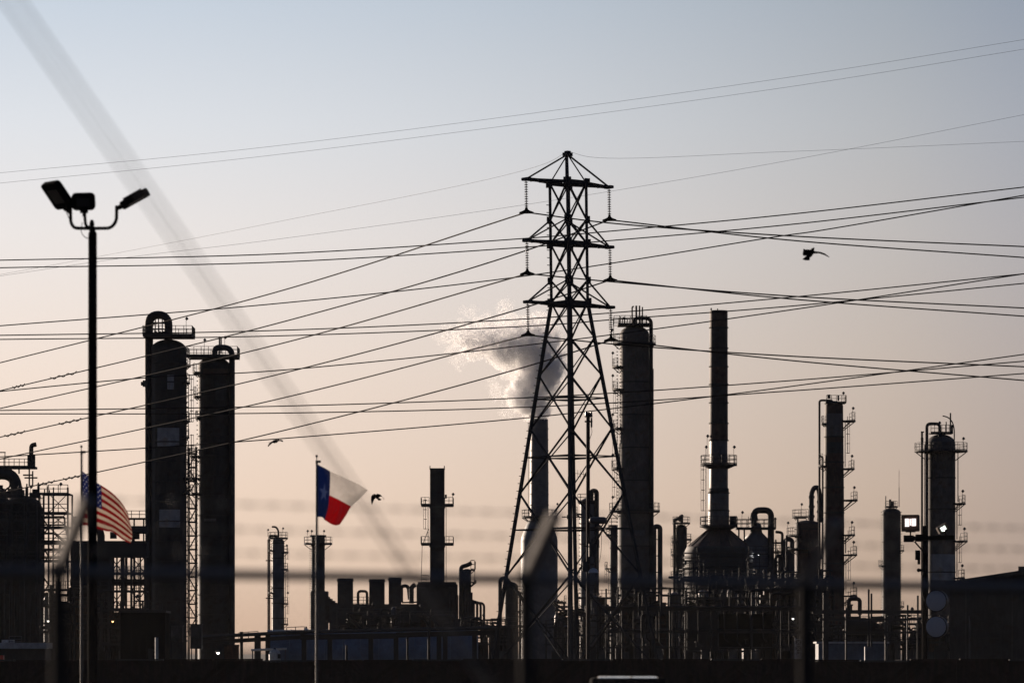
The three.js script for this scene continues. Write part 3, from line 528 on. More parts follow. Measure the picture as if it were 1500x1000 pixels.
{
  const S = site('pipe_bridge', 'pipe bridge with walkway and trestle between the bent duct structure and the twin columns', 'pipe bridge', 160, 525);
  S.bar('girder', [104, 803, 0], [216, 803, 0], 2.0, M.soot, S.g, 2.4);
  S.bar('duct_beam', [183, 776, 0], [216, 776, 0], 1.05, M.sootGrey, S.g, 1.2);
  S.bar('walkway', [180, 760, 0], [216, 760, 0], 0.22, M.deck, S.g, 1.4);
  S.part('railing', railingLine([S.p(181, 760, 0.7), S.p(216, 760, 0.7)], 1.1, 0.09, 1), M.rail);
  for (const x of [196, 210]) S.bar('hanger', [x, 760, 0], [x, 792, 0], 0.2);
  S.pipe('bypass_pipe', [[104, 762, -1], [125, 760, -1], [146, 775, -1], [146, 800, -1]], 0.55, M.soot, 1.5);
  for (const [a, b, c] of [[150, 783, 6], [166, 779, 9], [197, 780, 14]]) S.part('junction_box', box(c * S.s, 0.9, 0.8, S.X(a), S.Y(b + 5), 0.4), M.frame);
  S.pipe('bracket_pipe', [[195, 793, 1], [195, 780, 1], [214, 780, 1]], 0.16, M.pipeDark, 0.2);
  lattice(S, [163, 182, 194, 214], [815, 840, 866, 892], [-2, 2], { w: 0.3, brace: (i) => i !== 1, braceToGround: true, rail: false });
  for (let k = 0; k < 10; k++) S.rod('small_pipe', [166 + k * 5, 812, rr(-1, 1)], [166 + k * 5 + rr(-2, 2), 870 + rr(0, 40), rr(-1, 1)], rr(0.06, 0.13));
  S.part('railing', [railingLine([S.p(164, 842, 2), S.p(214, 842, 2)], 1.1, 0.08, 1.1), railingLine([S.p(164, 868, 2), S.p(214, 868, 2)], 1.1, 0.08, 1.1)], M.rail);
  S.part('cable_tray', [box(S.X(214) - S.X(104), 0.9, 1.2, S.X(159), S.Y(853), 1)], M.soot);
  S.part('equipment_block', [box(S.X(162) - S.X(104), S.Y(812.5), 4, S.X(133), S.Y(812.5) / 2, -1)], M.soot);
}
// ---------------------------------------------------------------- steaming stack
{
  const S = site('steaming_stack', 'blue-grey round stack widening to a bulb base, white steam pouring from its top', 'chimney', 790, 750);
  S.part('shaft', lathe([[13.8 * S.s, S.Y(772)], [13.4 * S.s, S.Y(690)], [12.8 * S.s, S.Y(614)], [11.8 * S.s, S.Y(614)], [11.6 * S.s, S.Y(640)]], 40), M.steelBlue);
  S.part('bulb', lathe([[27 * S.s, 0], [27 * S.s, S.Y(792)], [26 * S.s, S.Y(786)], [20 * S.s, S.Y(770)], [15 * S.s, S.Y(762)], [13.6 * S.s, S.Y(760)]], 44), M.steelBlue);
  for (let k = 0; k < 9; k++) { const b = S.part('weld_band', lathe([[12.9 * S.s, -0.08], [(13.1 + k * 0.08) * S.s + 0.06, -0.08], [(13.1 + k * 0.08) * S.s + 0.06, 0.08], [12.9 * S.s, 0.08]], 40), M.steelBlue); b.position.y = S.Y(628 + k * 16); }
  const y = S.Y(757), pl = S.part('balcony', deckArc(13 * S.s, 26 * S.s, 0, 360, y), M.deck);
  S.part('railing', railingArc(25.6 * S.s, 0, 360, y, 1.35, 0.09), M.rail, pl);
  for (let i = 0; i < 12; i++) { const a = i * 30 * R; S.part('bracket', barGeo([Math.cos(a) * 14 * S.s, y - 1.2, -Math.sin(a) * 14 * S.s], [Math.cos(a) * 25 * S.s, y - 0.2, -Math.sin(a) * 25 * S.s], 0.14), M.deck, pl); }
  workLamp(S, 816, 757, 2.6); for (const [py, x0] of [[882, 27], [916, 27], [930, 27]]) { const d = S.part('balcony', deckArc(26 * S.s, 40 * S.s, -22, 22, S.Y(py)), M.deck); S.part('railing', railingArc(39.6 * S.s, -22, 22, S.Y(py), 1.3, 0.09), M.rail, d); }
  S.part('ladder', ladderGeo(S.X(820), 0, S.Y(930), S.Y(885), [1, 0]), M.rail);
  S.part('ladder', ladderGeo(S.X(774), 0.5, S.Y(757), S.Y(620), [-1, 0], false, 0.4), M.rail);
}
{
  const S = column('stubby_vessel', 'stubby dark vessel with a tall bent pipe, left of the bulb-based stack', 749, 700, { r: 10, top: 852, dome: 8, mat: M.soot, band: 24, category: 'vessel' });
  S.pipe('bent_pipe', [[732.5, S.gnd - 4, 0.5], [732.5, 848, 0.5], [741, 846, 0.5], [744, 856, 0.5]], 0.36, M.pipe, 0.9);
  S.pipe('riser_pipe', [[762, S.gnd - 4, 0], [762, 868, 0], [756, 864, 0]], 0.2, M.pipeDark, 0.5);
  S.platform(868, 8, -60, 60, { h: 1.2 }); S.platform(895, 9, -50, 50); S.platform(917, 12, 0, 360, { h: 1.6 }); S.ladder(0, 917, 868, false, 0.7);
  for (let k = 0; k < 7; k++) S.pipe('loop_pipe', [[738 + k * 4, 935, 2.5], [738 + k * 4, 924 - (k % 3) * 4, 2.5], [743 + k * 4, 924 - (k % 3) * 4, 2.5], [743 + k * 4, 935, 2.5]], 0.1, M.pipe, 0.4);
}
// ---------------------------------------------------------------- columns behind and right of the pylon
{
  const S = column('hooped_column', 'mid-height grey column with a fat pipe loop over its head, behind the pylon legs', 861, 650, { r: 11.5, top: 729, dome: 9, mat: M.steelBlue, band: 30 });
  S.pipe('overhead_pipe', [[866, 736, 0.5], [866, 719, 0.5], [874, 719, 0.5], [874, S.gnd - 4, 0.5]], 0.4, M.pipe, 0.7);
  S.platform(734, 4, 0, 360, { h: 1.2 }); S.platform(752, 7, 150, 210); S.platform(800, 6, -30, 30); S.platform(880, 7, -30, 30); S.platform(905, 8, -30, 30); S.ladder(0, 905, 800, false, 0.4);
  S.clips(180, 760, 930, 6); S.clips(0, 760, 930, 6);
  const P = site('utility_pole', 'thin utility pole with two short crossarms and hanging gear in front of the pipe-looped column', 'utility pole', 861.5, 260);
  P.rod('pole', [861.5, 604, 0], [861.5, P.gnd + 2, 0], 0.13, M.wood);
  for (const py of [610, 617.5]) P.bar('crossarm', [856.5, py, 0.15], [868, py, 0.15], 0.11, M.wood);
  P.part('pole_top_insulator', [cyl(0.07, 0.1, 0.3, P.X(859), P.Y(606.5), 0.15, 8), cyl(0.07, 0.1, 0.3, P.X(866), P.Y(606.5), 0.15, 8)], M.porcelain);
  P.rod('arrester', [866.5, 612, 0.25], [866.5, 626, 0.25], 0.06, M.frame);
  P.part('drop_wire', sweep(curvePts([P.p(866.5, 626, 0.25), P.p(867, 634, 0.25), P.p(865, 640, 0.2), P.p(862.5, 648, 0.15)], 8), 0.018, 5), M.frame);
  P.part('drop_wire', sweep(curvePts([P.p(880, 768, 0.3), P.p(881, 795, 0.3), P.p(878, 822, 0.3), P.p(866, 845, 0.2)], 8), 0.018, 5), M.frame);
  P.pipe('lamp_arm', [[862, 766, 0.1], [868, 763, 0.4], [878, 762.5, 0.6]], 0.05, M.frame, 0.2);
  P.part('lamp_head', new THREE.CapsuleGeometry(0.24, 0.75, 6, 12).rotateZ(Math.PI / 2).translate(P.X(876), P.Y(762.5), 0.6), M.clad);
  P.part('transformer', [cyl(0.28, 0.28, 0.85, P.X(868), P.Y(806), 0.3, 14), cyl(0.06, 0.06, 0.3, P.X(867), P.Y(793), 0.3, 8), cyl(0.06, 0.06, 0.3, P.X(870), P.Y(793), 0.3, 8)], M.frame);
  P.part('cutout', box(0.35, 0.7, 0.3, P.X(857), P.Y(830), 0.25), M.frame); P.part('hood', lathe([[0.36, 0], [0.33, 0.12], [0.22, 0.26], [0.05, 0.33]], 16).translate(P.X(869), P.Y(839), 0.4), M.white);
  for (const [x, y] of [[858, 800], [865, 826], [860, 850]]) P.bar('bracket', [x - 4, y, 0.2], [x + 5, y, 0.2], 0.08);
  const A = site('antenna_mast', 'thin mast with small comb-shaped aerials between the pylon legs', 'antenna', 832.5, 420);
  A.rod('mast', [832.5, 698, 0], [832.5, A.gnd, 0], 0.07, M.frame); A.bar('boom', [823, 757, 0], [850, 757, 0], 0.12); A.part('sensor', box(0.3, 0.45, 0.3, A.X(832.5), A.Y(757), 0.1), M.frame);
  A.bar('boom', [832.5, 692, 0], [860, 695, 0], 0.05); for (let k = 0; k < 6; k++) A.bar('element', [838 + k * 4.2, 687 + k * 0.4, 0], [838 + k * 4.2, 699 + k * 0.3, 0], 0.04); A.bar('mast_tip', [832.5, 680, 0], [832.5, 698, 0], 0.05);
}
{
  const S = column('big_column', 'big brown-grey column crowned with vent pipes, right next to the pylon', 929.5, 600, { r: 24.5, top: 477, dome: 13, mat: M.brown, steps: [[752, 24.5], [746, 23.5], [652, 23], [648, 22], [500, 21.5]], band: 48, bandFrom: 560, category: 'column' });
  S.pipe('overhead_pipe', [[928, 482, 1.2], [928, 467, 1.2], [953.5, 467, 1.2], [953.5, S.gnd - 4, 1.2]], 0.3, M.pipeDark, 0.9);
  S.pipe('riser_pipe', [[948.8, 488, 0.8], [948.8, S.gnd - 4, 0.8]], 0.13, M.pipeDark); S.pipe('riser_pipe', [[956.2, 540, 0], [956.2, S.gnd - 4, 0]], 0.17, M.pipeDark);
  for (const [x, t, r] of [[926, 452, 0.12], [932, 448, 0.16], [936.8, 448, 0.13], [941, 450, 0.11]]) S.rod('vent_pipe', [x, t, 0.5], [x, 482, 0.5], r, M.pipe);
  S.pipe('vent_hook', [[926, 458, 0.5], [926, 450, 0.5], [928.5, 449, 0.5]], 0.12, M.pipe, 0.3);
  const y = S.Y(476), pl = S.part('top_platform', box(S.X(952) - S.X(905), 0.32, 4.4, (S.X(952) + S.X(905)) / 2, y, 0), M.deck);
  S.part('railing', railingLine([[S.X(899), y, 2.1], [S.X(947), y, 2.1], [S.X(947), y, -2.1], [S.X(899), y, -2.1]], 1.3, 0.09, 0.9), M.rail, pl);
  for (const [x, h] of [[908, 12], [911, 9], [914, 11], [918, 8]]) S.rod('instrument', [x, 476, 1], [x + 1, 476 - h, 1], 0.08);
  S.part('instrument', [new THREE.SphereGeometry(0.22, 10, 8).translate(S.X(913), S.Y(467), 1)], M.frame);
  S.platform(503, 10, 0, 360, { h: 1.2 });
  S.part('ladder', ladderGeo(S.X(899), 0.5, S.Y(503), S.Y(466), [-1, 0], true), M.rail);
  for (const py of [537, 570, 627, 686]) { S.platform(py, 11, 140, 220, { h: 1.25 }); workLamp(S, 897, py, 2.2); }
  S.platform(748, 13, 0, 360, { h: 1.2 }); workLamp(S, 897, 748, 2.2); workLamp(S, 896, 503, 2.2);
  S.ladder(178, 625, 572); S.ladder(182, 686, 628); S.ladder(178, 748, 688);
  S.panel(916, 924, 778, 786, M.clad); S.panel(929, 944, 777, 785, M.clad); S.panel(922, 936, 660, 664, M.brown);
  S.clips(180, 510, 930, 5, M.rust);
  const N = column('short_column', 'short dark column tucked against the left foot of the big brown-grey column', 901, 720, { r: 7.5, top: 771, dome: 6, mat: M.soot, band: 26 });
  N.platform(770, 5, 0, 360, { h: 1.4 }); N.platform(783, 6, 130, 230); N.platform(832, 8, 140, 220); N.ladder(180, 870, 834); N.clips(0, 780, 930, 6);
  const L = site('bent_riser', 'grey riser pipe bent over like a walking stick right of the big brown-grey column', 'pipe', 963, 640);
  L.pipe('riser_pipe', [[958, L.gnd - 4, 0], [958, 771, 0], [967, 771, 0], [967, L.gnd - 4, 0]], 0.42, M.pipe, 0.9); for (let k = 0; k < 6; k++) L.bar('clamp', [956, 790 + k * 24, 0.3], [969, 790 + k * 24, 0.3], 0.14);
  const J = column('knobbly_column', 'narrow knobbly column with a crooked top, between the big column and the cone-roofed heater', 998, 800, { r: 8.5, top: 768, dome: 6, mat: M.soot, band: 16 });
  J.platform(766, 9, 0, 360, { h: 1.3 }); J.platform(790, 7, -60, 60); J.platform(793, 6, 120, 240); J.platform(812, 7, 130, 230); J.platform(845, 8, 120, 240); J.ladder(180, 845, 793); J.ladder(0, 930, 790, false, 0.7);
  J.pipe('crooked_pipe', [[988, J.gnd, 0.6], [988, 762, 0.6], [994, 760, 0.6], [998, 755, 0.6], [999, 766, 0.6]], 0.3, M.pipeDark, 0.6); J.part('top_knob', [new THREE.SphereGeometry(0.6, 12, 8).translate(J.X(997), J.Y(760), 0), new THREE.SphereGeometry(0.4, 12, 8).translate(J.X(999), J.Y(756), 0)], M.frame);
  J.pipe('hand_hoop', [[987, 768, 0], [987, 760, 0], [993, 759, 0]], 0.16, M.frame, 0.3);
}

// ---------------------------------------------------------------- cone-roofed heater with the tall chimney
{
  const S = site('heater_chimney', 'tallest plain chimney, rusty black above and pale below, on a cone-roofed round heater', 'chimney', 1053, 560);
  const rings = [[455, 480, 13.2, M.rust], [480, 510, 13.2, M.soot], [510, 537, 13.3, M.soot], [537, 563, 13.4, M.rust], [563, 590, 13.4, M.soot], [590, 620, 13.5, M.soot], [620, 645, 13.6, M.rust], [645, 680, 13, M.clad], [680, 716, 13.6, M.clad], [716, 722, 15, M.soot], [722, 748, 15, M.clad], [748, 778, 15.4, M.clad]];
  for (const [a, b, r, m] of rings) { const q = S.part('stack_section', lathe([[r * S.s - 0.25, S.Y(b)], [r * S.s, S.Y(b)], [r * S.s, S.Y(a)], [r * S.s - 0.25, S.Y(a)], [r * S.s - 0.25, S.Y(b)]], 36), m); S.part('flange', lathe([[r * S.s - 0.1, S.Y(b) - 0.08], [r * S.s + 0.12, S.Y(b) - 0.08], [r * S.s + 0.12, S.Y(b) + 0.08], [r * S.s - 0.1, S.Y(b) + 0.08]], 36), M.soot, q); }
  S.part('aviation_lamp', [box(0.2, 0.5, 0.2, S.X(1042), S.Y(453.5), 0), box(0.15, 0.3, 0.15, S.X(1051), S.Y(454), 0.8)], M.frame);
  for (const [py, rp, r0] of [[680, 27, 13], [770, 28, 15]]) {
    const pl = S.part('balcony', deckArc(r0 * S.s, rp * S.s, 0, 360, S.Y(py)), M.deck); S.part('railing', railingArc((rp - 0.6) * S.s, 0, 360, S.Y(py), 1.3, 0.1), M.rail, pl);
    S.part('skirt', lathe([[r0 * S.s + 0.05, S.Y(py) - 0.7], [rp * S.s * 0.93, S.Y(py) - 0.2], [r0 * S.s, S.Y(py) - 0.15]], 30), M.deck, pl);
  }
  for (const [x, py] of [[1034, 681], [1075, 681], [1036, 665]]) workLamp(S, x, py, 2.7);
  S.part('ladder', ladderGeo(S.X(1034), 0.6, S.Y(770), S.Y(683), [-1, 0], true, 0.6), M.rail);
  S.part('damper_box', box(10 * S.s, 1.6, 1.2, S.X(1074), S.Y(764), 0.6), M.soot);
  S.part('cone_roof', lathe([[47 * S.s, S.Y(802)], [44 * S.s, S.Y(800)], [16 * S.s, S.Y(776)], [15 * S.s, S.Y(774)]], 44), M.rust);
  for (let k = 0; k < 16; k++) { const a = k * 22.5 * R, c = Math.cos(a), d = -Math.sin(a); S.part('roof_rib', barGeo([c * 44.4 * S.s, S.Y(799.6), d * 44.4 * S.s], [c * 16.4 * S.s, S.Y(775.6), d * 16.4 * S.s], 0.12), M.rust); }
  S.part('drum', lathe([[50 * S.s, S.Y(905)], [50 * S.s, S.Y(808)], [47 * S.s, S.Y(801)]], 48), M.sootGrey);
  for (let k = 0; k < 5; k++) S.part('drum_band', lathe([[50 * S.s - 0.05, -0.1], [50 * S.s + 0.14, -0.1], [50 * S.s + 0.14, 0.1], [50 * S.s - 0.05, 0.1]], 48), k % 2 ? M.soot : M.sootGrey).position.y = S.Y(810 + k * 7);
  for (const x of [1020, 1052, 1088]) S.bar('drum_strap', [x, 803, Math.sqrt(2500 - (x - 1053) ** 2) * S.s + 0.12], [x, 860, Math.sqrt(2500 - (x - 1053) ** 2) * S.s + 0.12], 0.18, M.frame);
  const y = S.Y(846), pl = S.part('working_deck', deckArc(49 * S.s, 58 * S.s, 0, 360, y, 0.4), M.deck); S.part('railing', railingArc(57.6 * S.s, 0, 360, y, 1.2, 0.09), M.rail, pl);
  for (let k = 0; k < 14; k++) { const a = k * 360 / 14 * R; S.part('leg', box(0.45, S.Y(903), 0.45, Math.cos(a) * 44 * S.s, S.Y(903) / 2, Math.sin(a) * 44 * S.s), M.soot); }
  for (const [x0, x1, m] of [[1012, 1026, M.rust], [1027, 1034, M.container], [1036, 1060, M.clad], [1064, 1086, M.steelBlue]]) { const r = 50 * S.s + 0.06, t0 = Math.asin(S.X(x0) / r), t1 = Math.asin(S.X(x1) / r); S.part('patch_panel', new THREE.CylinderGeometry(r, r, 3.0, 10, 1, true, t0, t1 - t0).translate(0, S.Y(878), 0), m); }
}
{
  const S = site('heater_scaffold', 'stepped steel scaffold of decks and pipes wrapped around the cone-roofed heater', 'scaffold', 1060, 540);
  lattice(S, [1000, 1016, 1040, 1066, 1092, 1116, 1132], [846, 868, 890], [0, 1.4], { rail: true, w: 0.2, brace: (i, k) => (i * 2 + k) % 3 === 0 });
  lattice(S, [1000, 1010, 1024], [822, 834], [1.2], { rail: true, w: 0.16, bottom: 846, brace: () => false }); lattice(S, [1096, 1112, 1128], [812, 830], [1.2], { rail: true, w: 0.16, bottom: 846, brace: () => false });
  for (let k = 0; k < 18; k++) { const x = rr(1000, 1132), y = rr(818, 880); S.pipe('pipe', [[x, y + rr(20, 70), 1.8], [x, y, 1.8], [x + rr(-22, 22), y, 1.8]], rr(0.07, 0.24), k % 2 ? M.pipe : M.pipeDark, 0.5); }
  for (let k = 0; k < 7; k++) { const r = rr(0.35, 0.8), x = rr(1004, 1128), t = rr(838, 875); S.part('drum', lathe([[r, S.Y(t + 30)], [r, S.Y(t + 6)], [r * 0.7, S.Y(t + 2)], [0, S.Y(t)]], 16).translate(S.X(x), 0, 1.6), [M.soot, M.sootGrey, M.rust][k % 3]); }
  for (const x of [1003, 1030, 1094, 1127]) workLamp(S, x, 846, rr(1.5, 2.6), S.g, 1.5);
}
{
  const S = column('capped_vessel', 'rounded vessel with a square pipe arch over it, right beside the tall chimney', 1108, 600, { r: 20, top: 765, dome: 6, mat: M.steelBlue, steps: [[790, 19], [780, 9], [774, 8]], category: 'vessel' });
  S.pipe('pipe_arch', [[1104, 770, 1], [1104, 747.5, 1], [1129, 747.5, 1], [1129, S.gnd - 4, 1]], 0.5, M.pipe, 1.0);
  S.part('neck', cyl(0.5, 0.7, 1.2, S.X(1104), S.Y(757), 1, 14), M.pipe);
  const pl = S.part('platform', box(S.X(1136) - S.X(1078), 0.35, 3.4, S.X(1107), S.Y(774), 0), M.deck); S.part('railing', railingLine([S.p(1078, 774, 1.6), S.p(1136, 774, 1.6), S.p(1136, 774, -1.6), S.p(1078, 774, -1.6)], 1.4, 0.09, 0.9), M.rail, pl);
  for (const x of [1082, 1090]) S.bar('platform_post', [x, 774, 1], [x, 800, 1], 0.25);
  S.pipe('side_pipe', [[1136, 779, 0.5], [1146, 780, 0.5], [1146, S.gnd - 3, 0.5]], 0.22, M.pipeDark, 0.4); S.pipe('side_pipe', [[1136, 850, 0.8], [1136, 815, 0.8], [1146, 813, 0.8]], 0.24, M.pipeDark, 0.8);
  for (let k = 0; k < 7; k++) { S.bar('rack_beam', [1130, 795 + k * 14, -0.5], [1150, 795 + k * 14, -0.5], 0.3); if (k % 2) S.part('railing', railingLine([S.p(1132, 794 + k * 14, 0.4), S.p(1148, 794 + k * 14, 0.4)], 1, 0.08, 0.6), M.rail); }
  S.bar('rack_post', [1137, 790, -0.5], [1137, S.gnd, -0.5], 0.25); S.part('ladder', ladderGeo(S.X(1098), 1.8, S.Y(774), S.Y(757), [0, 1], false), M.rail); workLamp(S, 1087, 774, 2.6); workLamp(S, 1135, 774, 1.6);
  S.part('deck_slab', box(S.X(1134) - S.X(1060), 0.9, 5, (S.X(1134) + S.X(1060)) / 2, S.Y(846), 2.2), M.sootGrey);
}
// ---------------------------------------------------------------- columns on the right
{
  const S = column('wide_column', 'wide dark column with a small lagged pipe loop, left of the slender balconied column', 1183, 650, { r: 18.5, top: 762, dome: 6, mat: M.rust, band: 34 });
  S.pipe('pipe_loop', [[1189, 765, 0], [1189, 722, 0], [1193, 714, 0], [1199, 714, 0], [1201, 724, 0], [1201, 765, 0]], 0.42, M.pipe, 0.9); S.part('loop_lagging', [0, 1, 2, 3, 4].map((k) => cyl(0.56, 0.56, 0.4, S.X(1189 + (k % 2) * 12), S.Y(728 + k * 7), 0, 14)), M.frame);
  S.platform(757, 4, 90, 270, { h: 1.2 }); S.platform(784, 12, 120, 240, { h: 1.3 }); S.platform(803, 12, 90, 270, { rail: false }); workLamp(S, 1174, 757, 2.2); workLamp(S, 1154, 784, 2.2);
  S.bar('frame_post', [1168, 757, 1.5], [1168, S.gnd, 1.5], 0.28); S.bar('frame_post', [1152, 784, 0.5], [1152, S.gnd, 0.5], 0.25);
  const H = column('hook_vessel', 'low vessel under a hooped pipe between the pipe-arched vessel and the wide column', 1157, 680, { r: 8, top: 800, dome: 5, mat: M.sootGrey, band: 30, category: 'vessel' }); H.pipe('pipe_hoop', [[1150, H.gnd, 1], [1150, 790, 1], [1160, 790, 1], [1160, 806, 1]], 0.42, M.pipe, 0.9);
  H.platform(870, 5, -60, 60); H.platform(888, 6, -60, 60); H.ladder(0, 888, 870, false);
}
{
  const S = column('slender_column', 'tall slender column with stacked balconies on its right side, three in from the right edge', 1222, 600, { r: 15.5, top: 587, dome: 8, mat: M.rust, steps: [[760, 15], [640, 14], [600, 13.5]], band: 37, bandFrom: 640, group: 'columns on the right' });
  S.panel(1210, 1234, 606, 640, M.clad); S.panel(1211, 1234, 648, 664, M.sootGrey);
  S.pipe('overhead_pipe', [[1200.5, S.gnd - 4, 0.4], [1200.5, 586.5, 0.4], [1219, 586.5, 0.4], [1221, 592, 0.4]], 0.17, M.pipeDark, 0.4); S.pipe('riser_pipe', [[1205, S.gnd - 4, 0.9], [1205, 670, 0.9], [1200, 668, 0.9]], 0.14, M.pipeDark, 0.2);
  const y = S.Y(590), pl = S.part('top_platform', box(30 * S.s, 0.25, 3, S.X(1224), y, 0), M.deck); S.part('railing', railingLine([S.p(1210, 590, 1.4), S.p(1239, 590, 1.4), S.p(1239, 590, -1.4)], 1.1, 0.08, 0.7), M.rail, pl);
  S.part('instrument', [box(0.5, 0.6, 0.4, S.X(1214), S.Y(581), 0.6), box(0.3, 0.9, 0.3, S.X(1228), S.Y(583), 0.4)], M.frame); workLamp(S, 1235, 590, 1.6);
  for (const [py, e] of [[616, 18], [686, 16], [732, 20], [783, 16], [812, 19], [872, 19]]) { S.platform(py, e, -38, 38, { h: 1.25 }); workLamp(S, 1238 + e * 0.85 - 4, py, 2.0); }
  S.platform(620, 5, 150, 210); S.platform(682, 9, 140, 220, { h: 1.8 });
  S.ladder(0, 684, 618); S.ladder(4, 810, 785); S.ladder(-4, 870, 814); S.ladder(2, 930, 874);
  const L = site('bent_pipe_stand', 'square-bent pipe standing at the foot of the tall slender column', 'pipe', 1252, 560); L.pipe('bent_pipe', [[1244, L.gnd - 3, 0], [1244, 877, 0], [1260, 877, 0], [1260, 900, 0]], 0.3, M.pipeDark, 0.5); L.bar('stand', [1260, 898, 0], [1260, L.gnd, 0], 0.3); L.part('valve', [cyl(0.3, 0.3, 0.2, L.X(1247), L.Y(886), 0.4, 12), box(0.3, 0.9, 0.3, L.X(1247), L.Y(890), 0.3)], M.frame);
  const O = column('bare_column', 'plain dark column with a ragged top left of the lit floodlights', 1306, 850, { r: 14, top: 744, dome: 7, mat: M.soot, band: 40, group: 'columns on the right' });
  O.part('top_clutter', [box(0.2, 3, 0.2, O.X(1298), O.Y(736), 0), box(0.9, 1.4, 0.7, O.X(1307), O.Y(739), 0), box(0.5, 2, 0.5, O.X(1304), O.Y(738), 0.4), box(0.16, 4.4, 0.16, O.X(1317.5), O.Y(728), 0), box(0.08, 8, 0.08, O.X(1317.5), O.Y(715), 0)], M.frame);
  O.platform(742, 4, 0, 360, { h: 1.2 }); O.platform(806, 5, -40, 40); O.platform(828, 5, 140, 220); O.platform(888, 5, -40, 40); O.clips(180, 750, 930, 4); O.clips(0, 750, 930, 4);
}
{
  const S = column('capped_column', 'broad dark column with bent top pipe and davit, nearest the right edge behind the floodlights', 1379, 580, { r: 21, top: 636, dome: 14, mat: M.brown, band: 46, bandFrom: 700, group: 'columns on the right' });
  S.pipe('overhead_pipe', [[1356.5, S.gnd, 1.6], [1356.5, 621.5, 1.6], [1375.5, 621.5, 1.6], [1375.5, 640, 1.6]], 0.24, M.pipe, 0.6);
  S.pipe('davit', [[1381.5, 609, 0], [1390, 611, 0], [1396, 618, 0], [1398.5, 628, 0], [1398.5, 662, 0]], 0.09, M.frame, 0.6); S.rod('vent_pipe', [1392.5, 605, 0.4], [1392.5, 634, 0.4], 0.11, M.pipeDark); S.rod('vent_pipe', [1386, 618, 0.6], [1386, 634, 0.6], 0.08, M.rust);
  const pl = S.part('top_platform', box(33 * S.s, 0.24, 2.6, S.X(1379), S.Y(634.5), 0), M.deck); S.part('railing', railingLine([S.p(1363, 634, 1.2), S.p(1395, 634, 1.2), S.p(1395, 634, -1.2)], 1.15, 0.08, 0.6), M.rail, pl);
  S.platform(660, 18, 0, 360, { h: 1.15 }); workLamp(S, 1411, 660, 1.9); workLamp(S, 1376, 634, 1.6);
  S.pipe('left_riser', [[1350.5, S.gnd, 0.6], [1350.5, 634, 0.6]], 0.16, M.pipeDark); S.part('riser_head', [cyl(0.25, 0.2, 0.9, S.X(1350.5), S.Y(646), 0.6, 10), box(0.5, 0.2, 0.3, S.X(1351), S.Y(633), 0.6)], M.frame); S.pipe('left_riser', [[1354.5, S.gnd, 1.2], [1354.5, 652, 1.2]], 0.12, M.pipeDark);
  for (const [py, e] of [[737, 15], [792, 18], [846, 14]]) { S.platform(py, e, -36, 36, { h: 1.2 }); workLamp(S, 1398 + e * 0.8, py, 1.9); }
  S.ladder(0, 735, 662, false, 0.4); S.ladder(0, 790, 739); S.ladder(0, 845, 794); S.panel(1362, 1398, 812, 850, M.pale); S.clips(180, 665, 930, 4, M.container);
}
